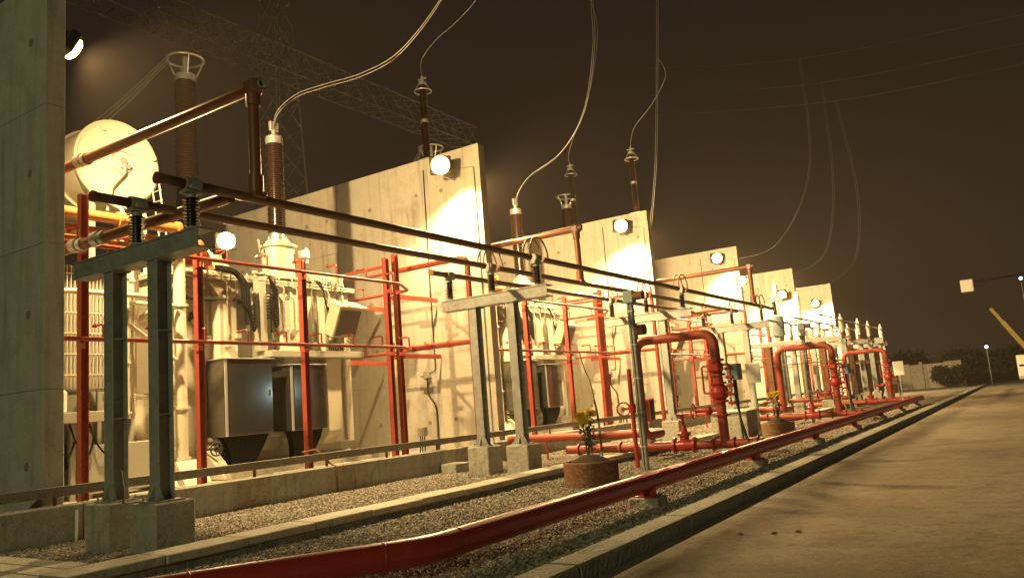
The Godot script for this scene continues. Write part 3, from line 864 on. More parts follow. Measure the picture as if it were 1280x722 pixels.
func arrester(label: String, foot: Vector3, top: float, h: float) -> Node3D:
	var t := thing("surge_arrester", label, "arrester", foot + Vector3(0, .4, 0), "surge arresters")
	var y0 := top - h - .3
	var b := MB.new(); b.cyl(foot + Vector3(0, .4, 0), foot + Vector3(0, y0, 0), .16, 14)
	part(b, "pole", M.galv, t)
	b = MB.new(); b.box(foot + Vector3(0, y0 + .04, 0), Vector3(.5, .1, .5), .01)
	part(b, "pole_head", M.galv, t)
	for k in 2:
		b = MB.new(); b.lathe(foot + Vector3(0, y0 + .14 + k * (h / 2), 0), sheds(.10, .17, h / 2 - .12, 16), 16)
		part(b, "porcelain", M.porcelain, t)
		b = MB.new(); b.cyl(foot + Vector3(0, y0 + .02 + (k + 1) * (h / 2), 0), foot + Vector3(0, y0 + .14 + (k + 1) * (h / 2), 0), .16, 14)
		part(b, "joint_flange", M.alu, t)
	b = MB.new(); b.ring(foot + Vector3(0, top - .55, 0), .34, .03, Vector3.UP, 22, 7)
	for i in 3: b.cyl(foot + Vector3(.12 * cos(i * TAU / 3), top - .16, .12 * sin(i * TAU / 3)), foot + Vector3(.34 * cos(i * TAU / 3), top - .55, .34 * sin(i * TAU / 3)), .015, 6)
	part(b, "ring", M.alu, t)
	b = MB.new(); b.cyl(foot + Vector3(0, top - .16, 0), foot + Vector3(0, top + .08, 0), .06, 10); b.box(foot + Vector3(0, top - .02, 0), Vector3(.4, .05, .08), .01)
	part(b, "terminal", M.alu, t)
	return t

# ---------------------------------------------------------------- water-spray frames round the transformers
func spray():
	var t := thing("spray_frame", "red water-spray pipe frame in front of the transformer beside the tall dark wall", "pipe frame", Vector3(-15.2, .4, -13.5), "water-spray frames")
	var b: MB
	for p in [[-14.95, -8.08, 6.35], [-14.95, -10.6, 5.5], [-14.95, -13.57, 5.7], [-15.4, -17.2, 6.2], [-15.4, -17.62, 6.35]]:
		b = MB.new()
		b.span(p[0] - .075, p[0] + .075, .4, p[2], p[1] - .075, p[1] - .063, .002); b.span(p[0] - .075, p[0] + .075, .4, p[2], p[1] + .063, p[1] + .075, .002); b.span(p[0] - .006, p[0] + .006, .4, p[2], p[1] - .063, p[1] + .063)
		var po := part(b, "post", M.orange_red, t)
		b = MB.new(); b.span(p[0] - .14, p[0] + .14, .4, .42, p[1] - .14, p[1] + .14, .003)
		part(b, "foot_plate", M.orange_red, po)
		for y in [5.2, 3.38]:
			b = MB.new(); b.span(p[0] + .0, p[0] + .26, y - .07, y + .04, p[1] + .078, p[1] + .1, .002)
			part(b, "bracket", M.orange_red, po)
	for y in [5.33, 3.5]:
		b = MB.new(); b.path(bend([Vector3(-14.8, y, -7.3), Vector3(-14.8, y, -17.1), Vector3(-15.5, y, -18.3), Vector3(-22.5, y, -18.3)], .25), .045, 10)
		part(b, "spray_pipe", M.orange_red, t)
		for i in 9:
			var z := -7.9 - i * 1.12
			if y < 4: z -= .5
			b = MB.new(); b.path(bend([Vector3(-14.8, y, z), Vector3(-14.8, y + .3, z), Vector3(-15.1, y + .3, z)], .06, 4), .024, 7); b.cyl(Vector3(-15.1, y + .3, z), Vector3(-15.2, y + .3, z), .045, 8, .02)
			part(b, "nozzle", M.orange_red, t)
		for i in 5:
			var x := -16.2 - i * 1.15
			b = MB.new(); b.path(bend([Vector3(x, y, -18.3), Vector3(x, y + .3, -18.3), Vector3(x, y + .3, -18.0)], .06, 4), .024, 7)
			part(b, "nozzle", M.orange_red, t)
			if i % 2 == 0:
				b = MB.new(); b.span(x - .3, x + .3, y - .2, y - .06, -18.42, -18.36, .004); b.span(x + .24, x + .3, y - .2, y - .06, -18.42, -20.2, .004)
				part(b, "wall_bracket", M.orange_red, t)
	# riser and manifold next to the lit wall
	b = MB.new(); b.path(bend([Vector3(-13.3, .4, -18.4), Vector3(-13.3, 6.02, -18.4), Vector3(-16.1, 6.02, -18.4)], .28), .085, 14)
	part(b, "riser", M.orange_red, t)
	b = MB.new(); b.cyl(Vector3(-13.3, 3.55, -18.4), Vector3(-16.0, 3.55, -18.4), .085, 14)
	part(b, "manifold", M.orange_red, t)
	b = MB.new(); b.path(bend([Vector3(-16.1, 6.0, -18.35), Vector3(-17.6, 6.0, -18.35), Vector3(-17.6, 6.0, -17.4), Vector3(-15.5, 6.0, -17.4), Vector3(-15.5, 5.4, -17.4)], .15), .05, 10)
	part(b, "feed_pipe", M.orange_red, t)
	b = MB.new()
	for x in [-14.1, -14.9, -15.5]: b.cyl(Vector3(x, 3.55, -18.4), Vector3(x - .12, 3.55, -18.4), .098, 14)
	part(b, "coupling", M.red, t)
	copy(t, Vector3(0, 0, -BAY), "red water-spray pipe frame in front of the transformer behind the first lit wall")
	copy(t, Vector3(0, 0, -2 * BAY), "red water-spray pipe frame in front of the transformer behind the second lit wall")
	copy(t, Vector3(0, 0, -3 * BAY), "red water-spray pipe frame behind the third lit wall, past the bus tubes")
	copy(t, Vector3(0, 0, -4 * BAY), "red water-spray pipe frame before the farthest wall of the row")

# ---------------------------------------------------------------- fire mains
func valve(t: Node3D, c: Vector3, r: float):
	var b := MB.new()
	b.lathe(c - Vector3(.28, 0, 0), [[0, 0], [r * 1.75, 0], [r * 1.75, .05], [r * 1.2, .06], [r * 1.35, .28], [r * 1.2, .5], [r * 1.75, .51], [r * 1.75, .56], [0, .56]], 18, Vector3.RIGHT)
	b.lathe(c, [[r * 1.1, 0], [r * 1.0, .22], [r * 1.5, .23], [r * 1.5, .3], [r * .8, .33], [r * .5, .5], [r * .25, .52], [r * .25, .78], [0, .78]], 16)
	var vb := part(b, "gate_valve", M.red, t)
	b = MB.new()
	for s in [-1, 1]: b.cyl(c + Vector3(0, .48, s * .05), c + Vector3(0, .74, s * .05), .015, 6)
	b.ring(c + Vector3(0, .74, 0), .13, .018); b.cyl(c + Vector3(-.13, .74, 0), c + Vector3(.13, .74, 0), .012, 6); b.cyl(c + Vector3(0, .74, -.13), c + Vector3(0, .74, .13), .012, 6)
	part(b, "handwheel", M.red, vb)
func fire_mains():
	var t := thing("fire_main", "thick dark red fire main running low beside the kerb", "pipe", Vector3(-5.03, .05, -30))
	var pts := [Vector3(-8.1, .35, -1.0), Vector3(-5.03, .35, -6.0), Vector3(-5.03, .35, -46.5)]
	var b := MB.new(); b.path(bend(pts, .26, 8), .135, 24)
	part(b, "pipe", M.red, t)
	for p in [Vector3(-5.03, .35, -6.45), Vector3(-5.03, .35, -11.9), Vector3(-5.03, .35, -16.9), Vector3(-5.03, .35, -22.8), Vector3(-5.03, .35, -28.7), Vector3(-5.03, .35, -34.6), Vector3(-5.03, .35, -40.5)]:
		b = MB.new(); b.lathe(p, [[.135, -.014], [.141, -.006], [.141, .006], [.135, .014]], 24, Vector3.BACK)
		part(b, "weld_bead", M.red, t)
	for q in [[.075], [.36]]:
		var p: Vector3 = pts[1].lerp(pts[0], q[0])
		b = MB.new(); b.lathe(p, [[.135, -.014], [.141, -.006], [.141, .006], [.135, .014]], 24, pts[1] - pts[0])
		part(b, "weld_bead", M.red, t)
	# concrete blocks with saddles
	var sp: Node3D
	for i in 7:
		var z := -11.1 - i * 5.4
		if sp: copy(sp, Vector3(0, 0, z + 11.1), "concrete block with red saddle under the fire main, %s from its bend" % ["first", "second", "third", "fourth", "fifth", "sixth", "seventh"][i])
		else:
			sp = thing("pipe_support", "concrete block with red saddle under the fire main, first from its bend", "support", Vector3(-5.03, 0, z), "supports under the fire main")
			b = MB.new(); b.span(-5.26, -4.80, -.15, .15, z - .2, z + .2, .02)
			part(b, "block", M.concrete, sp)
			b = MB.new(); b.span(-5.2, -4.86, .15, .17, z - .14, z + .14, .003)
			b.plate(Vector3(-5.03, .17, z), Vector3.RIGHT, Vector3.UP, [[-.15, 0], [.15, 0], [.13, .14], [-.13, .14]], .02); b.span(-5.04, -5.02, .17, .23, z - .12, z + .12)
			part(b, "saddle", M.red, sp)
	# deluge loops
	var lp: Node3D
	var lb := ["tall inverted red pipe loop with a valve, behind the rusty planter", "inverted red pipe loop, second along the fire main", "inverted red pipe loop at the far end of the fire main"]
	for k in 3:
		if k > 0:
			copy(lp, Vector3(0, 0, -BAY * k), lb[k]); continue
		var z := -18.6
		lp = thing("deluge_loop", lb[0], "pipe loop", Vector3(-6.3, .05, z), "deluge pipe loops")
		b = MB.new(); b.path(bend([Vector3(-6.3, .35, z), Vector3(-6.3, 2.98, z), Vector3(-8.35, 2.98, z), Vector3(-8.35, .62, z), Vector3(-8.35, .62, z - 1.3), Vector3(-13.3, .62, z - 1.3)], .34, 8), .115, 20)
		part(b, "loop_pipe", M.orange_red, lp)
		b = MB.new(); b.cyl(Vector3(-5.16, .35, z), Vector3(-10.6, .35, z), .11, 20)
		var br := part(b, "branch_pipe", M.orange_red, lp)
		b = MB.new()
		for x in [-5.5, -6.05, -6.55, -9.0, -10.2]: b.cyl(Vector3(x, .35, z), Vector3(x - .04, .35, z), .16, 18)
		part(b, "flange", M.orange_red, br)
		valve(lp, Vector3(-7.3, .35, z), .11)
		b = MB.new()
		for y in [1.0, 1.32, 1.75, 1.95, 2.3]: b.cyl(Vector3(-6.3, y, z), Vector3(-6.3, y + .05, z), .19, 18)
		b.lathe(Vector3(-6.3, 1.37, z), [[.12, 0], [.2, .08], [.22, .19], [.2, .3], [.12, .38]], 18)
		b.box(Vector3(-6.3, 2.15, z + .1), Vector3(.3, .22, .34), .04)
		for s in [-1, 1]: b.path(bend([Vector3(-6.3 + s * .1, 1.55, z + .1), Vector3(-6.3 + s * .34, 1.55, z + .1), Vector3(-6.3 + s * .34, 2.2, z + .1), Vector3(-6.3 + s * .1, 2.2, z + .1)], .06, 4), .025, 8)
		for i in 5: b.cyl(Vector3(-6.08, 1.3 + i * .2, z + .05), Vector3(-5.9, 1.3 + i * .2, z + .12), .035, 8)
		part(b, "deluge_valve", M.red, lp)
		b = MB.new(); b.cyl(Vector3(-6.3, 1.15, z), Vector3(-6.95, 1.15, z), .05, 10); b.ring(Vector3(-7.0, 1.15, z), .17, .018, Vector3.RIGHT); b.cyl(Vector3(-7.2, 1.15, z), Vector3(-6.9, 1.15, z), .014, 6)
		for i in 2: b.cyl(Vector3(-7.0, 1.15 + .17 * (1 - i), z + .17 * i), Vector3(-7.0, 1.15 - .17 * (1 - i), z - .17 * i), .012, 6)
		b.lathe(Vector3(-6.7, 1.15, z), [[.06, 0], [.11, .05], [.11, .12], [.06, .18]], 12, Vector3.RIGHT)
		part(b, "side_valve", M.red, lp)
		b = MB.new(); b.span(-6.02, -5.78, 1.82, 2.2, z - .25, z + .1, .01); b.span(-5.92, -5.88, -.1, 1.82, z - .1, z - .06)
		part(b, "control_box", M.blue_grey, lp)
		b = MB.new()
		for s in [.0, .07, .13]: b.path(spline([Vector3(-5.9, 1.85, z - .05 + s), Vector3(-5.88, 1.3, z + s), Vector3(-5.85 + s, .5, z + s), Vector3(-5.8 + s, .0, z - .1)], 4), .018, 6)
		part(b, "conduit", M.dark, lp)
		b = MB.new(); b.span(-9.2, -8.9, -.1, .24, z - .16, z + .16, .02)
		part(b, "footing", M.concrete, lp)
		for q in [[-9.0, z, .24], [-12.0, z - 1.3, .5]]:
			b = MB.new(); b.cyl(Vector3(q[0], -.1, q[1]), Vector3(q[0], q[2], q[1]), .03, 8)
			part(b, "prop", M.red, lp)

# ---------------------------------------------------------------- small things
func green_post(label: String, at: Vector3, h: float):
	var t := thing("steel_post", label, "post", at, "slim steel posts")
	var b := MB.new()
	b.span(at.x - .06, at.x + .06, -.1, h, at.z - .06, at.z - .05, .002); b.span(at.x - .06, at.x - .05, -.1, h, at.z - .05, at.z + .06, .002); b.span(at.x + .05, at.x + .06, -.1, h, at.z - .05, at.z + .06, .002)
	part(b, "channel", M.galv, t)
	for i in 2:
		b = MB.new(); b.cyl(Vector3(at.x - .03 + .06 * i, -.1, at.z + .04), Vector3(at.x - .03 + .06 * i, h - .3, at.z + .04), .024, 8)
		part(b, "conduit", M.galv_d, t)
	b = MB.new()
	for i in 5: b.span(at.x - .075, at.x + .075, .5 + i * .75, .53 + i * .75, at.z - .07, at.z + .075, .002)
	part(b, "strap", M.alu, t)
	b = MB.new(); b.span(at.x - .12, at.x + .12, h - .28, h, at.z - .12, at.z + .1, .012)
	part(b, "junction_box", M.blue_grey, t)
	b = MB.new(); b.cyl(Vector3(at.x + .12, h - .13, at.z), Vector3(at.x + .34, h - .13, at.z), .10, 14); b.cyl(Vector3(at.x + .1, h - .9, at.z), Vector3(at.x + .3, h - .9, at.z), .12, 14)
	part(b, "sensor_head", M.rust, t)
func planter(label: String, at: Vector3, r: float, h: float, stick: bool, seed: int):
	var g := RandomNumberGenerator.new(); g.seed = seed
	var t := thing("planter", label, "planter", at, "concrete ring planters")
	var b := MB.new(); b.lathe(at, [[r, -.05], [r + .01, h - .02], [r - .01, h], [r - .07, h], [r - .075, h - .14]], 32)
	part(b, "ring", M.rust, t)
	b = MB.new(); b.lathe(at, [[r - .07, h - .1], [r * .7, h + .0], [r * .35, h + .1], [0, h + .13]], 24)
	part(b, "soil", M.soil, t)
	var pl := thing("flower_plant", "bushy plant with yellow flowers growing in the " + ("rusty ring planter by the green-grey post" if stick else "farther ring planter"), "plant", at + Vector3(0, h + .1, 0))
	b = MB.new()
	var heads := []
	for i in 7:
		var a := g.randf() * TAU
		var top := at + Vector3(cos(a) * g.randf() * .16, h + .55 + g.randf() * .28, sin(a) * g.randf() * .16)
		if i < 2: top = at + Vector3(-.12 + i * .18, h + .84 - i * -.03, .05 - i * .1)
		var ft := at + Vector3(cos(a) * .05, h + .12, sin(a) * .05)
		b.path(spline([ft, ft.lerp(top, .5) + Vector3(g.randf_range(-.03, .03), 0, g.randf_range(-.03, .03)), top], 3), .009, 5)
		heads.append(top)
	part(b, "stem", M.leaf, pl)
	b = MB.new()
	for i in 170:
		var q: Vector3 = heads[g.randi() % heads.size()]
		var c := at + Vector3(0, h + .12, 0)
		var p := c.lerp(q, g.randf_range(.12, .93)) + Vector3(g.randf_range(-.09, .09), g.randf_range(-.04, .04), g.randf_range(-.09, .09))
		var d := Vector3(g.randf_range(-1, 1), g.randf_range(-.3, .8), g.randf_range(-1, 1)).normalized()
		var s := d.cross(Vector3(g.randf_range(-1, 1), g.randf_range(-1, 1), g.randf_range(-1, 1))).normalized()
		var L := g.randf_range(.05, .1)
		b.flat(p, p + d * L * .5 + s * L * .28, p + d * L, p + d * L * .5 - s * L * .28)
	part(b, "leaves", M.leaf, pl).set_meta("kind", "stuff")
	for i in (3 if stick else 2):
		b = MB.new()
		var c: Vector3 = heads[i] if i < 2 else at + Vector3(.0, h + .75, .12)
		b.ball(c, .045, 6)
		for k in 110:
			var d := Vector3(g.randf_range(-1, 1), g.randf_range(-.3, 1), g.randf_range(-1, 1)).normalized()
			var s := d.cross(Vector3(g.randf_range(-1, 1), g.randf_range(-1, 1), g.randf_range(-1, 1))).normalized()
			var R := g.randf_range(.10, .15)
			b.flat(c + d * .01, c + d * R * .6 + s * .034, c + d * R, c + d * R * .6 - s * .034)
		part(b, "flower", M.flower, pl)
	if stick:
		var st := thing("garden_stick", "thin wrapped stick standing in the rusty planter", "stick", at + Vector3(.2, h, -.05))
		b = MB.new(); b.path(spline([at + Vector3(.24, h - .05, -.05), at + Vector3(.2, h + .75, -.1), at + Vector3(.14, h + 1.15, -.12)], 4), .022, 7)
		part(b, "stick", M.rust, st)
		b = MB.new(); b.path(spline([at + Vector3(.14, h + 1.15, -.12), at + Vector3(.08, h + 1.5, -.14), at + Vector3(-.04, h + 1.8, -.15), at + Vector3(-.1, h + 2.1, -.13)], 4), .010, 6)
		part(b, "twig", M.leaf, st)
		b = MB.new(); b.cyl(at + Vector3(.233, h + .02, -.052), at + Vector3(.228, h + .16, -.055), .03, 8); b.cyl(at + Vector3(.215, h + .5, -.08), at + Vector3(.205, h + .72, -.1), .028, 8)
		part(b, "wrap", M.white, st)
func small_things():
	green_post("slim green-grey steel post with conduits beside the first red pipe loop", Vector3(-7.35, 0, -16.3), 3.98)
	green_post("slim green-grey steel post with conduits before the second red pipe loop", Vector3(-7.55, 0, -33.2), 4.0)
	planter("rusty concrete ring planter with a tall yellow flower plant", Vector3(-7.35, 0, -13.75), .52, .47, true, 3)
	planter("farther rusty ring planter with a few yellow flowers", Vector3(-6.95, 0, -25.7), .5, .45, false, 8)
	# valve chamber
	var t := thing("valve_chamber", "grey concrete valve chamber with a lid on the gravel", "chamber", Vector3(-8.5, 0, -26.3))
	var b := MB.new(); b.span(-9.1, -7.9, -.1, .82, -26.9, -25.7, .02)
	part(b, "chamber", M.concrete, t)
	b = MB.new(); b.span(-9.16, -7.84, .822, .88, -26.96, -25.64, .012)
	part(b, "lid", M.galv_d, t)
	t = thing("hydrant_cabinet", "dark red hydrant cabinet on a concrete stub behind the green-grey post", "cabinet", Vector3(-10.2, 0, -22.9))
	b = MB.new(); b.span(-10.35, -10.0, -.1, .8, -23.1, -22.75, .02)
	part(b, "stub", M.concrete, t)
	b = MB.new(); b.span(-10.4, -9.95, .8, 1.5, -23.15, -22.8, .012)
	var cb := part(b, "cabinet", M.red, t)
	b = MB.new(); b.span(-10.34, -10.01, .86, 1.44, -22.797, -22.785, .004); b.span(-9.947, -9.935, .86, 1.44, -23.1, -22.85, .004)
	part(b, "door", M.dark, cb)
	t = thing("standpipe", "thin red standpipe with a wheel valve behind the green-grey post", "pipe", Vector3(-7.75, 0, -16.75))
	b = MB.new(); b.cyl(Vector3(-7.75, -.1, -16.75), Vector3(-7.75, 2.25, -16.75), .05, 12)
	part(b, "pipe", M.red, t)
	b = MB.new(); b.ring(Vector3(-7.95, 1.35, -16.7), .15, .018, Vector3(.5, 0, 1)); b.cyl(Vector3(-8.0, 1.35, -16.7), Vector3(-7.7, 1.35, -16.75), .03, 8); b.cyl(Vector3(-7.75, 1.25, -16.75), Vector3(-7.75, 1.45, -16.75), .09, 12)
	part(b, "wheel_valve", M.red, t)
	t = thing("concrete_block", "small concrete block lying on the gravel against the low wall", "block", Vector3(-13.15, 0, -17.0))
	b = MB.new(); b.span(-13.4, -12.9, -.05, .24, -17.3, -16.7, .02)
	part(b, "block", M.concrete, t)
	# conduits and boxes on the walls
	for k in 3:
		var z := -20.27 - BAY * k
		var nm: String = ["first", "second", "third"][k]
		t = thing("wall_conduit", "thin cable conduit with a grey box down the %s lit wall" % nm, "conduit", Vector3(-16.5, .4, z + .03))
		b = MB.new(); b.cyl(Vector3(-16.2, 3.0, z + .03), Vector3(-16.2, 9.7, z + .03), .018, 6)
		b.path(spline([Vector3(-16.2, 3.0, z + .03), Vector3(-16.25, 2.92, z + .08), Vector3(-16.5, 2.85, z + .08)], 3), .018, 6)
		b.path(spline([Vector3(-16.52, 2.75, z + .08), Vector3(-16.5, 2.2, z + .1), Vector3(-16.25, 1.7, z + .05), Vector3(-16.25, .4, z + .05)], 5), .03, 6)
		part(b, "conduit", M.dark, t)
		b = MB.new(); b.span(-16.68, -16.42, 2.72, 2.95, z + .004, z + .12, .01); b.cyl(Vector3(-16.8, 2.82, z + .08), Vector3(-16.68, 2.82, z + .08), .04, 8)
		part(b, "box", M.grey_paint, t)
		t = thing("cable_box", "small grey cable box on three conduits before the %s lit wall" % nm, "box", Vector3(-15.1, .4, z + 2.2))
		b = MB.new(); b.span(-15.25, -14.98, .95, 1.2, z + 2.1, z + 2.25, .01)
		part(b, "box", M.grey_paint, t)
		b = MB.new()
		for i in 3: b.path(spline([Vector3(-15.2 + i * .08, .95, z + 2.18), Vector3(-15.2 + i * .08, .7, z + 2.2), Vector3(-15.24 + i * .11, .4, z + 2.2)], 3), .02, 6)
		part(b, "conduit", M.dark, t)
		t = thing("lamp_conduit", "thin steel conduit below the corner floodlight of the %s lit wall" % nm, "conduit", Vector3(-14.1, .4, z + .03))
		b = MB.new(); b.path(bend([Vector3(-14.12, .4, z + .03), Vector3(-14.12, 9.35, z + .03), Vector3(-14.7, 9.42, z + .03)], .1), .018, 6)
		part(b, "conduit", M.galv_d, t)
	t = thing("earth_strap", "short rusty steel strap leaning between the two nearest pedestals", "strap", Vector3(-11.1, .69, -6.6))
	b = MB.new(); b.path([Vector3(-11.05, .7, -6.55), Vector3(-11.12, .85, -6.6), Vector3(-11.4, 1.15, -6.72)], .018, 6)
	part(b, "strap", M.rust, t)
	t = thing("drain_spout", "thin white pipe down the low wall beside the nearest pedestal", "pipe", Vector3(-13.4, 0, -7.15))
	b = MB.new(); b.cyl(Vector3(-13.42, -.02, -7.15), Vector3(-13.42, .5, -7.15), .025, 8)
	part(b, "pipe", M.white, t)
	for q in [[-3.29, -9.74, "curled brown leaf on the road, closest to the kerb"], [-2.91, -9.84, "curled brown leaf on the road, the middle one"], [-2.66, -9.98, "curled brown leaf on the road, farthest from the kerb"]]:
		t = thing("dry_leaf", q[2], "leaf", Vector3(q[0], -.12, q[1]))
		b = MB.new(); var lq := Vector3(q[0], -.118, q[1])
		b.flat(lq, lq + Vector3(.05, .025, .02), lq + Vector3(.1, .004, .05), lq + Vector3(.04, .002, .05)); b.flat(lq, lq + Vector3(.05, .025, .02), lq + Vector3(.09, .012, -.02), lq + Vector3(.05, .002, -.03))
		part(b, "blade", M.rust, t)
	# cable down the low wall
	t = thing("ground_strap", "steel earthing strap bent over the low wall", "strap", Vector3(-13.45, 0, -12.9))
	b = MB.new(); b.path(bend([Vector3(-14.2, .95, -12.7), Vector3(-13.85, 1.0, -12.8), Vector3(-13.6, .66, -12.95), Vector3(-13.43, .58, -13.0), Vector3(-13.43, .0, -13.0)], .08), .022, 6)
	part(b, "strap", M.rust, t)
	t = thing("gravel_heap", "small heap of white stones on the ledge under the steel cabinet", "stones", Vector3(-16.6, .5, -13.0))
	b = MB.new()
	for i in 60: b.ball(Vector3(-16.55 + rng.randf_range(-.1, .1), .6 + rng.randf_range(0, .05), -12.95 + rng.randf_range(-.42, .42)), rng.randf_range(.03, .06), 5)
	part(b, "stones", M.white, t).set_meta("kind", "stuff")
	b = MB.new(); b.span(-16.8, -16.3, .40, .58, -12.35, -13.6, .01)
	part(b, "ledge", M.concrete_b, t)

# ---------------------------------------------------------------- lamps
func lamps():
	# on the near face of the lit walls, shining down
	var nm := ["first", "second", "third"]
	for k in 3:
		var z := -20.27 - BAY * k
		floodlight("lit floodlight at the top corner of the %s lit fire wall" % nm[k], Vector3(-14.9, 9.42, z + .75), Vector3(.6, -.22, .8), Vector3(-14.9, 9.3, z + .02), [230.0, 300.0, 190.0][k], [66.0, 70.0, 63.0][k], M.hot, 1.25, [Vector3(.05, -1.0, .22), Vector3(-.08, -1.0, .3), Vector3(.1, -1.0, .16)][k], "floodlights on the walls")
	# on the far faces, lighting the bays behind
	var bk := ["back of the tall dark wall before the first transformer", "back of the first lit wall, before the second transformer", "back of the second lit wall, before the third transformer", "back of the third lit wall, past the bus tubes", "back of the fourth lit wall", "back of the farthest wall, towards the boundary wall"]
	for k in 6:
		var z := -7.19 - BAY * k
		floodlight("floodlight on the " + bk[k], Vector3(-15.0, 9.32, z - .72), Vector3(.12, -.5, -1.0), Vector3(-15.0, 9.2, z - .02), [205.0, 300.0, 280.0, 350.0, 330.0, 6.0][k], 80.0, M.hot, 1.0, Vector3.ZERO, "floodlights behind the walls")
	floodlight("lit floodlight beside the first transformer's cable loops, above its lid", Vector3(-17.05, 6.45, -12.95), Vector3(.85, -.12, .55), Vector3(-17.55, 5.65, -13.1), 40.0, 80.0, M.hot, .95, Vector3(.4, .1, .9))
	floodlight("lit floodlight in front of the third lit wall, below its corner lamp", Vector3(-13.65, 7.85, -46.6), Vector3(.4, -.3, .8), Vector3(-14.2, 7.7, -47.1), 150.0, 70.0, M.hot, 1.1)
	floodlight("lit floodlight on the wall past the end of the bus tubes", Vector3(-14.55, 8.1, -59.3), Vector3(.3, -.4, .8), Vector3(-14.9, 7.9, -60.5), 420.0, 75.0, M.hot, 1.2, Vector3(-.1, -.9, -.5))
	floodlight("lit floodlight on the farthest wall of the row", Vector3(-15.1, 8.4, -72.8), Vector3(.3, -.4, .8), Vector3(-15.4, 8.2, -73.9), 420.0, 75.0, M.hot, 1.2, Vector3(-.1, -.9, -.5))
	# lamps across the road that light the dark wall and the steel posts
	street_lamp("cool white street lamp across the road, behind the viewer", Vector3(5.2, -.12, 26.0), 10.0, Vector3(-1.4, 0, -.3), COOL, 330.0, M.cold, "", .07, Vector3(-.4, -.55, -.75))
	globe_lamp("bluish globe lamp on a short pole across the road", Vector3(12.0, 3.9, -38.8), 0.2, 4.0, M.cold_big)

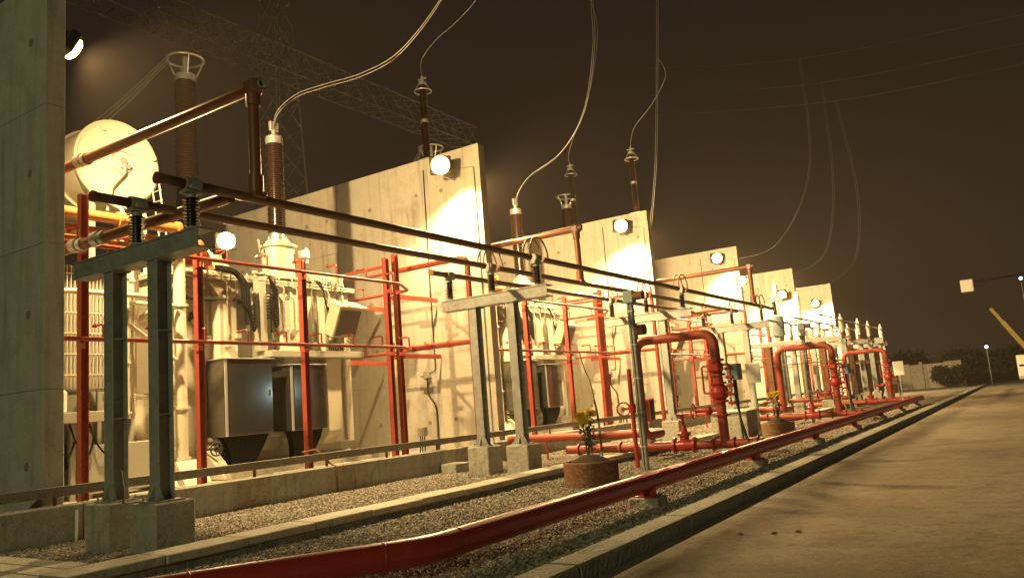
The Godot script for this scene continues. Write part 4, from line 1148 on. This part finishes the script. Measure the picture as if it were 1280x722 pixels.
# ---------------------------------------------------------------- conductors and gantry
func wire(label: String, pts: Array, r := .02, pair := 0.0, off := Vector3(.12, 0, .12)):
	var t := thing("conductor", label, "wire", pts[0])
	for i in (2 if pair > 0 else 1):
		var b := MB.new()
		var q := []
		for p in pts: q.append(p + off * pair * (i - .5 if pair > 0 else 0.0))
		b.path(spline(q, 8), r, 6)
		part(b, "cable", M.wire, t)
	if pair > 0:
		var b := MB.new(); var m: Vector3 = pts[pts.size() - 2]
		b.cyl(m - off * pair * .5, m + off * pair * .5, r * 1.2, 6)
		part(b, "spacer", M.alu, t)
func overhead():
	wire("pair of conductors curving up from the first transformer's ribbed bushing", [Vector3(-18.1, 10.45, -15.55), Vector3(-17.95, 10.95, -15.6), Vector3(-17.2, 11.3, -15.7), Vector3(-16.1, 11.32, -15.8), Vector3(-14.5, 11.15, -15.7), Vector3(-13.0, 11.3, -15.6), Vector3(-11.5, 12.3, -15.6), Vector3(-10.6, 13.6, -15.6)], .012, 1.3)
	wire("pair of conductors curving up from the second transformer's bushing", [Vector3(-18.1, 10.45, -28.97), Vector3(-17.85, 11.0, -29), Vector3(-17.2, 11.55, -29), Vector3(-15.6, 12.2, -29), Vector3(-14.3, 13.7, -29), Vector3(-13.56, 16.3, -29), Vector3(-13.42, 18.5, -29), Vector3(-13.35, 20.5, -29)], .014, 1.6)
	wire("pair of conductors hanging straight down to the third transformer", [Vector3(-18.1, 10.45, -42.39), Vector3(-17.3, 11.2, -42.2), Vector3(-17.0, 11.9, -42), Vector3(-16.4, 15, -42), Vector3(-15.8, 19.7, -42), Vector3(-15.25, 24.5, -42), Vector3(-15.1, 27, -42)], .019, 1.5)
	wire("single wire rising from the arrester above the first lit wall", [Vector3(-18.95, 15.05, -24), Vector3(-18.9, 15.8, -24), Vector3(-18.1, 16.4, -24), Vector3(-17.05, 16.8, -24), Vector3(-16, 17.4, -24), Vector3(-15, 18.6, -24)], .016)
	wire("single wire looping up beside the second pair of conductors", [Vector3(-19.6, 14.45, -37.4), Vector3(-19.3, 15.2, -37), Vector3(-17.73, 18.2, -37), Vector3(-16.98, 21.2, -37), Vector3(-17.2, 23.2, -37), Vector3(-17.5, 25, -37)], .016)
	wire("single wire looping up from the arrester behind the second wall's lamp", [Vector3(-15.78, 14.35, -37), Vector3(-15.45, 15.35, -37), Vector3(-14.34, 16.35, -37), Vector3(-13.45, 17.6, -37), Vector3(-13.7, 18.6, -37)], .018)
	for k in 2:
		var z := -15.9 - BAY * k
		for i in 3:
			wire("%s of three conductors sloping from the %s tall ringed bushing" % [["upper", "middle", "lower"][i], ["first", "second"][k]], [Vector3(-22.9, 14.3 - i * .12, z + .6), Vector3(-22.9, 12.1 - i * .16, z + 2.4), Vector3(-22.9, 10.2 - i * .2, z + 4.2), Vector3(-22.9, 9.0 - i * .2, z + 6.0)], .025)
	var ws := [[[-24, 29.5], [-11.6, 26.55], [3.2, 25.0]], [[-24, 27.0], [-10.3, 24.2], [3.2, 23.0]], [[-24, 25.2], [-9.45, 22.5], [3.2, 21.6]]]
	var wn := ["topmost", "middle", "lowest"]
	for i in 3:
		var q: Array = ws[i]
		wire("faint %s overhead line crossing the sky above the far bays" % wn[i], [Vector3(q[0][0], q[0][1], -62), Vector3(q[1][0], q[1][1] - .1, -62), Vector3(q[2][0], q[2][1], -62)], .004)
	wire("faint dropper hanging from the topmost overhead line", [Vector3(-11.6, 26.5, -62), Vector3(-11.7, 19.5, -62), Vector3(-12.6, 15.2, -61), Vector3(-14.8, 11.9, -60), Vector3(-17.5, 11.2, -59)], .006, 1.2)
	wire("faint dropper hanging from the middle overhead line to the white bushing", [Vector3(-10.3, 24.1, -62), Vector3(-10.0, 17, -60), Vector3(-10.1, 12, -57), Vector3(-10.6, 9.4, -54), Vector3(-12.0, 8.25, -50.5), Vector3(-12.65, 8.1, -50)], .006, 1.2)
	wire("faint dropper hanging from the lowest overhead line to the slim white bushing", [Vector3(-9.45, 22.4, -62), Vector3(-8.6, 15, -60), Vector3(-8.7, 10, -57), Vector3(-9.4, 8.0, -53), Vector3(-10.8, 7.2, -50.5), Vector3(-11.4, 7.2, -50)], .006, 1.2)
	# lattice gantry behind the yard
	var t := thing("lattice_gantry", "tall steel lattice gantry, dim against the night sky behind the yard", "gantry", Vector3(-34, -.2, -30))
	var mast := func(c: Vector3, h: float, w0: float, w1: float, called: String):
		var b := MB.new()
		var n := 22
		for sx in [-1, 1]:
			for sz in [-1, 1]: b.cyl(c + Vector3(sx * w0, 0, sz * w0), c + Vector3(sx * w1, h, sz * w1), .07, 6, .05)
		for i in n:
			var y0 := h * i / n
			var y1 := h * (i + 1) / n
			var a := lerpf(w0, w1, float(i) / n)
			var d := lerpf(w0, w1, float(i + 1) / n)
			for s in [-1, 1]:
				b.cyl(c + Vector3(-a, y0, s * a), c + Vector3(d, y1, s * d), .03, 5); b.cyl(c + Vector3(a, y0, s * a), c + Vector3(-d, y1, s * d), .03, 5)
				b.cyl(c + Vector3(s * a, y0, -a), c + Vector3(s * d, y1, d), .03, 5); b.cyl(c + Vector3(s * a, y0, a), c + Vector3(s * d, y1, -d), .03, 5)
		part(b, called, M.lattice, t)
	mast.call(Vector3(-34, -.2, -29.6), 34.0, 1.5, .35, "mast")
	mast.call(Vector3(-34, -.2, -5.5), 34.0, 1.5, .35, "mast")
	var bm := MB.new()
	var y0 := 21.6
	var n := 34
	for i in n:
		var z0 := -6.0 - i * 1.25
		var z1 := z0 - 1.25
		var cs := []
		for q in [[-.75, 0.0], [.75, 0.0], [-.75, 1.5], [.75, 1.5]]: cs.append(Vector2(-34 + q[0], y0 + q[1]))
		for q in cs: bm.cyl(Vector3(q.x, q.y, z0), Vector3(q.x, q.y, z1), .055, 5)
		for e in [[0, 1], [0, 2], [1, 3], [2, 3]]:
			var A: Vector2 = cs[e[0]]
			var B: Vector2 = cs[e[1]]
			bm.cyl(Vector3(A.x, A.y, z0), Vector3(B.x, B.y, z1), .028, 5)
			bm.cyl(Vector3(B.x, B.y, z0), Vector3(A.x, A.y, z1), .028, 5)
	part(bm, "crossbeam", M.lattice, t)

# ---------------------------------------------------------------- far bays
func far_bays():
	# white porcelain bushings and instrument transformers on steel supports
	var sup := func(label: String, x: float, z: float, h: float, can: float, por: float, m: Material, cm: Material):
		var t := thing("instrument_transformer", label, "instrument", Vector3(x, 0, z))
		var b := MB.new(); b.span(x - .3, x + .3, -.1, .5, z - .3, z + .3, .02)
		part(b, "footing", M.concrete, t)
		b = MB.new(); h_column(b, x, z, .5, h)
		part(b, "column", M.galv_d, t)
		b = MB.new(); b.box(Vector3(x, h + .03, z), Vector3(.6, .06, .6), .01); b.lathe(Vector3(x, h + .06, z), [[0, 0], [can, 0], [can, can * 2.6], [can * .7, can * 2.8], [0, can * 2.8]], 18)
		part(b, "tank", cm, t)
		b = MB.new(); b.lathe(Vector3(x, h + .06 + can * 2.8, z), sheds(.10, .16, por, 16), 16)
		part(b, "porcelain", m, t)
		b = MB.new(); b.lathe(Vector3(x, h + .06 + can * 2.8 + por, z), [[0, 0], [.14, 0], [.14, .24], [.05, .36], [.05, .5], [0, .5]], 14)
		part(b, "cap", M.white, t)
	sup.call("tall white bushing on a steel column past the bus tubes, taller of two", -12.65, -50.0, 4.6, .25, 2.1, M.white, M.galv)
	sup.call("slim white bushing on a steel column past the bus tubes, shorter of two", -11.4, -50.0, 4.4, .22, 1.55, M.white, M.galv)
	sup.call("grey can-shaped instrument transformer with brown neck past the bus tubes", -11.9, -46.4, 4.3, .42, .8, M.porcelain, M.blue_grey)
	for i in 12:
		sup.call("small pale insulator on a brown column in the far bays, number %s from bus tubes" % ["one", "two", "three", "four", "five", "six", "seven", "eight", "nine", "ten", "eleven", "twelve"][i], -8.9 - (i % 3) * 1.45, -49.0 - int(i / 3) * 4.6 - (i % 2) * .8, 4.0, .10, .55, M.white, M.rust)
	for k in 3:
		var z := -45.0 - k * 8.0
		var t := thing("far_support", "steel support with a pale crossbeam in the far bays, %s past the bus tubes" % ["first", "second", "third"][k], "steel frame", Vector3(-10.6, 0, z))
		for x in [-9.3, -12.2]:
			var b := MB.new(); b.span(x - .3, x + .3, -.1, .6, z - .3, z + .3, .02)
			part(b, "pedestal", M.concrete, t)
			b = MB.new(); h_column(b, x, z, .6, 3.7, .34, .36)
			part(b, "column", M.rust, t)
		var b2 := MB.new(); b2.span(-13.2, -8.2, 3.7, 3.95, z - .13, z + .13, .01)
		part(b2, "crossbeam", M.galv, t)
		b2 = MB.new(); b2.span(-13.2, -8.2, 2.6, 2.68, z - .05, z + .05, .01)
		part(b2, "lower_rail", M.rust, t)
	var side := ["road-side", "middle", "wall-side"]
	for j in 3:
		var t := thing("far_bus_tube", "thin brown bus tube continuing over the far bays, the %s one" % side[j], "bus tube", Vector3(TX[j] + .6, 5.2, -60))
		var b := MB.new(); b.cyl(Vector3(TX[j] + .6, 5.15, -44.0), Vector3(TX[j] + .6, 5.15, -66.0), .06, 10)
		part(b, "tube", M.brown, t)
	# steel end pole
	var t := thing("end_pole", "steel pole with a box head at the far end of the bays", "pole", Vector3(-8.55, 0, -60))
	var b := MB.new(); b.cyl(Vector3(-8.55, -.1, -60), Vector3(-8.55, 3.9, -60), .13, 12)
	part(b, "pole", M.galv, t)
	b = MB.new(); b.box(Vector3(-8.55, 4.05, -60), Vector3(.6, .4, .6), .03)
	part(b, "head", M.galv, t)
	for q in [[-8.2, 2.1, -28.0, "white"], [-5.7, 1.95, -44.9, "far"]]:
		t = thing("notice_board", "small white board on a post, %s" % ("before the second red pipe loop" if q[3] == "white" else "beside the farthest red pipe loop"), "board", Vector3(q[0], 0, q[2]))
		b = MB.new(); b.span(q[0] - .25, q[0] + .25, q[1] - .35, q[1] + .35, q[2] - .03, q[2] + .03, .008)
		part(b, "board", M.white, t)
		b = MB.new(); b.span(q[0] - .03, q[0] + .03, -.1, q[1] - .35, q[2] - .03, q[2] + .03)
		part(b, "post", M.galv_d, t)
	for s in 2:
		t = thing("yellow_trestle", "yellow folding trestle behind the second red pipe loop, %s" % ["nearer the walls", "nearer the road"][s], "trestle", Vector3(-9.6 + s * 1.8, 0, -37.0 - s * 3.0), "yellow trestles")
		for e in [-1, 1]:
			b = MB.new(); b.cyl(Vector3(-9.6 + s * 1.8 + e * .35, 0, -37.0 - s * 3.0), Vector3(-9.6 + s * 1.8, 1.0, -37.0 - s * 3.0), .03, 7)
			part(b, "leg", M.yellow, t)

# ---------------------------------------------------------------- end of the road
func crown(b: MB, c: Vector3, r: Vector3, count: int, g: RandomNumberGenerator, leaf := .35):
	for i in count:
		var d := Vector3(g.randf_range(-1, 1), g.randf_range(-.8, 1), g.randf_range(-1, 1))
		d = d.normalized() * pow(g.randf(), .45)
		var p := c + d * r * (1.0 + .25 * sin(d.x * 7.0 + d.z * 5.0))
		var u := Vector3(g.randf_range(-1, 1), g.randf_range(-1, 1), g.randf_range(-1, 1)).normalized()
		var w := u.cross(Vector3(g.randf_range(-1, 1), g.randf_range(-1, 1), g.randf_range(-1, 1))).normalized()
		b.flat(p - u * leaf, p + w * leaf * .5, p + u * leaf, p - w * leaf * .5)
func far_end():
	var g := RandomNumberGenerator.new(); g.seed = 77
	var t := thing("boundary_wall", "pale block boundary wall across the end of the yard", "wall", Vector3(-12, 0, -90))
	var b: MB
	for i in 7:
		b = MB.new(); b.span(-16.6 + i * 1.55, -15.06 + i * 1.55, -.2, 2.45 + (.12 if i % 3 == 0 else 0.0), -90.25, -90.0, .02)
		part(b, "wall_panel", M.concrete_b if i % 2 else M.concrete, t)
	for i in 3:
		b = MB.new(); b.span(-16.7 + i * 3.6, -16.4 + i * 3.6, -.2, 2.7, -90.0, -89.8, .02)
		part(b, "pier", M.concrete, t)
	var spots := [[-7.2, -88.0, 1.4, 2.4], [-5.9, -88.5, 1.2, 2.0], [-20, -100, 4, 4.6], [-13, -103, 4, 4.2], [-6.5, -104, 3.5, 3.8], [-1, -106, 3.5, 4.0], [-27, -98, 4, 5]]
	var tl := ["dark round bush at the end of the boundary wall, taller of two", "dark round bush at the end of the boundary wall, shorter of two", "dim tree behind the boundary wall, beside the farthest fire wall", "dim tree behind the middle of the boundary wall", "dim tree behind the dark round bushes", "dim tree behind the crane truck", "dim tree hidden far behind the last bays"]
	for i in spots.size():
		var s: Array = spots[i]
		t = thing("far_tree", tl[i], "tree", Vector3(s[0], -.2, s[1]))
		b = MB.new(); b.cyl(Vector3(s[0], -.2, s[1]), Vector3(s[0], s[3] * .75, s[1]), .12 * s[2] * .5, 8, .05)
		for k in 4: b.cyl(Vector3(s[0], s[3] * .35, s[1]), Vector3(s[0] + cos(k * 1.7) * s[2] * .5, s[3] * .7, s[1] + sin(k * 1.7) * s[2] * .5), .05, 6, .02)
		part(b, "trunk", M.rust, t)
		b = MB.new()
		for k in 5: crown(b, Vector3(s[0] + g.randf_range(-.4, .4) * s[2], s[3] * .55 + g.randf_range(-.2, .3) * s[3] * .6, s[1] + g.randf_range(-.4, .4) * s[2]), Vector3(s[2] * .55, s[3] * .33, s[2] * .55), 420, g, .16 if i < 2 else .3)
		part(b, "crown", M.foliage, t)
	# crane truck
	var x := .15
	var z := -84.0
	t = thing("crane_truck", "pale crane truck with a raised yellow boom at the end of the road", "truck", Vector3(x, -.12, z))
	b = MB.new(); b.plate(Vector3(x, .5, z), Vector3.BACK, Vector3.UP, [[-2.0, 0], [0, 0], [.05, .9], [-.25, 2.0], [-2.0, 2.05]], 2.4)
	var cab := part(b, "cab", M.white, t)
	b = MB.new(); b.plate(Vector3(x, 1.48, z + .01), Vector3.RIGHT, Vector3(0, .95, -.3).normalized(), [[-1.05, 0], [1.05, 0], [1.0, .85], [-1.0, .85]], .05)
	part(b, "windscreen", M.glass, cab)
	for s in [-1, 1]:
		b = MB.new(); b.box(Vector3(x + s * .85, .85, z + .05), Vector3(.36, .2, .06), .02)
		part(b, "headlight", M.alu, cab)
	b = MB.new(); b.span(x - 1.2, x + 1.2, .38, .66, z - .1, z + .12, .03)
	part(b, "bumper", M.grey_paint, t)
	b = MB.new(); b.span(x - .6, x + .6, .4, .8, z - 9.0, z - 2.0, .02); b.span(x - 1.2, x + 1.2, .8, 1.1, z - 9.0, z - 3.2, .02)
	part(b, "chassis", M.grey_paint, t)
	for s in [-1, 1]:
		for zz in [-1.0, -6.2, -7.6]:
			b = MB.new(); b.lathe(Vector3(x + s * .78, .38, z + zz), [[0, -.14], [.4, -.14], [.5, -.1], [.5, .1], [.4, .14], [0, .14]], 18, Vector3.RIGHT)
			var wh := part(b, "wheel", M.tyre, t)
			b = MB.new(); b.lathe(Vector3(x + s * .93, .38, z + zz), [[.28, -.02], [.26, .0], [.1, -.03], [0, -.03]], 14, Vector3.RIGHT)
			part(b, "rim", M.galv, wh)
	b = MB.new(); b.cyl(Vector3(x, 1.1, z - 2.9), Vector3(x, 2.6, z - 2.9), .35, 14)
	part(b, "turret", M.yellow, t)
	var b0 := Vector3(x, 2.6, z - 2.9)
	var b1 := Vector3(x - 2.6, 7.1, z - 2.7)
	var bs := Basis.looking_at((b1 - b0).normalized(), Vector3.BACK)
	b = MB.new(); b.box(b0.lerp(b1, .35), Vector3(.42, .5, b0.distance_to(b1) * .7), .03, bs)
	part(b, "boom", M.yellow, t)
	b = MB.new(); b.box(b0.lerp(b1, .8), Vector3(.3, .36, b0.distance_to(b1) * .4), .03, bs)
	part(b, "boom_extension", M.yellow, t)
	# aerial work basket
	t = thing("aerial_platform", "white work basket held up by a thin dark boom over the road end", "platform", Vector3(6.0, -.12, -92))
	b = MB.new(); b.box(Vector3(-3.95, 9.3, -85), Vector3(1.05, 1.15, .9), .06)
	part(b, "basket", M.white, t)
	b = MB.new(); b.cyl(Vector3(-3.3, 9.6, -85.2), Vector3(2.0, 10.2, -89), .10, 8); b.cyl(Vector3(2.0, 10.2, -89), Vector3(6, 1.5, -92), .16, 8)
	part(b, "boom", M.dark, t)
	b = MB.new(); b.span(5.0, 7.2, .5, 1.6, -95.0, -90.0, .05)
	part(b, "carrier", M.dark, t)
	for s in [-1, 1]:
		for zz in [-91.0, -94.0]:
			b = MB.new(); b.lathe(Vector3(6.1 + s * 1.0, .36, zz), [[0, -.14], [.48, -.14], [.48, .14], [0, .14]], 16, Vector3.RIGHT)
			part(b, "wheel", M.tyre, t)
	for s in [[-13.4, -88.6, "beside the boundary wall"], [-11.9, -88.9, "in front of the pale boundary wall"]]:
		t = thing("barrel", "small dark drum standing " + s[2], "drum", Vector3(s[0], 0, s[1]))
		b = MB.new(); b.lathe(Vector3(s[0], -.2, s[1]), [[0, 0], [.3, 0], [.3, .4], [.32, .42], [.3, .44], [.3, .85], [0, .85]], 14)
		part(b, "drum", M.rust, t)
	# lamps far off
	for q in [[-3.55, 3.7, -94, "bluish lit lamp on a short pole past the dark round bushes"], [.37, 10.2, -94, "bluish lit lamp on a tall pole past the crane truck"], [.25, 3.3, -89.5, "bluish lit lamp beside the crane truck"]]:
		globe_lamp(q[3], Vector3(q[0], q[1], q[2]), .15, .8, M.cold)

# ---------------------------------------------------------------- loose stones
func gravel():
	var g := RandomNumberGenerator.new(); g.seed = 5
	for variant in 3:
		var b := MB.new()
		var nz := 5
		var ring := []
		for i in 4:
			var row := []
			var y: float = [-.5, -.2, .3, .5][i]
			var r: float = [.5, .95, .8, .3][i]
			for s in nz:
				var a := TAU * s / nz + i * .6
				row.append(Vector3(cos(a) * r * g.randf_range(.75, 1.2), y * g.randf_range(.7, 1.2), sin(a) * r * g.randf_range(.7, 1.2)))
			ring.append(row)
		for i in 3:
			for s in nz: 
				var q := (s + 1) % nz
				var c: Vector3 = (ring[i][s] + ring[i][q] + ring[i + 1][q] + ring[i + 1][s]) / 4
				for tr in [[ring[i][s], ring[i][q], ring[i + 1][q]], [ring[i][s], ring[i + 1][q], ring[i + 1][s]]]:
					var nn: Vector3 = (tr[1] - tr[0]).cross(tr[2] - tr[0]).normalized()
					if nn.dot(c) < 0: nn = -nn
					b.tri(tr[0], tr[1], tr[2], nn)
		for s in nz: b.tri(ring[3][s], ring[3][(s + 1) % nz], Vector3(0, .52, 0), Vector3.UP)
		var mm := MultiMesh.new()
		mm.transform_format = MultiMesh.TRANSFORM_3D; mm.use_colors = true
		mm.mesh = b.commit(Vector3.ZERO)
		var tf := []
		var cl := []
		var tones := [lin(.35, .315, .26), lin(.25, .225, .185), lin(.175, .157, .13), lin(.40, .36, .29)]
		var want := 62000
		while tf.size() < want:
			# denser near the camera
			var z := -3.8 - pow(g.randf(), 1.7) * 40.0
			var x := g.randf_range(-13.42, -4.4)
			if x < -8.84 and x > -9.44 and z < -4.5: continue
			if x < -9.4 and z > -5.9: continue
			if z > -5.0 and x > -6.0 and g.randf() < .3: continue
			var s := g.randf_range(.016, .034) * (1.0 + (-z - 4.0) * .008)
			var bs := Basis.from_euler(Vector3(g.randf() * TAU, g.randf() * TAU, g.randf() * TAU)).scaled(Vector3(s, s * g.randf_range(.6, .95), s))
			tf.append(Transform3D(bs, Vector3(x, g.randf_range(-.002, .014) + .012 * sin(x * 2.1 + sin(z * 1.3)) * sin(z * 1.7), z)))
			var c: Color = tones[g.randi() % 4]
			cl.append(c * g.randf_range(.75, 1.15))
		mm.instance_count = tf.size()
		for i in tf.size():
			mm.set_instance_transform(i, tf[i]); mm.set_instance_color(i, cl[i])
		var o := MultiMeshInstance3D.new()
		o.multimesh = mm; o.name = "gravel" if variant == 0 else "gravel_%03d" % variant
		var m := StandardMaterial3D.new(); m.vertex_color_use_as_albedo = true; m.roughness = .85
		o.material_override = m
		o.set_meta("kind", "stuff"); o.set_meta("label", ["loose grey gravel", "loose angular gravel", "loose flat gravel"][variant] + " spread between the low wall and the kerb"); o.set_meta("category", "gravel")
		add_child(o)
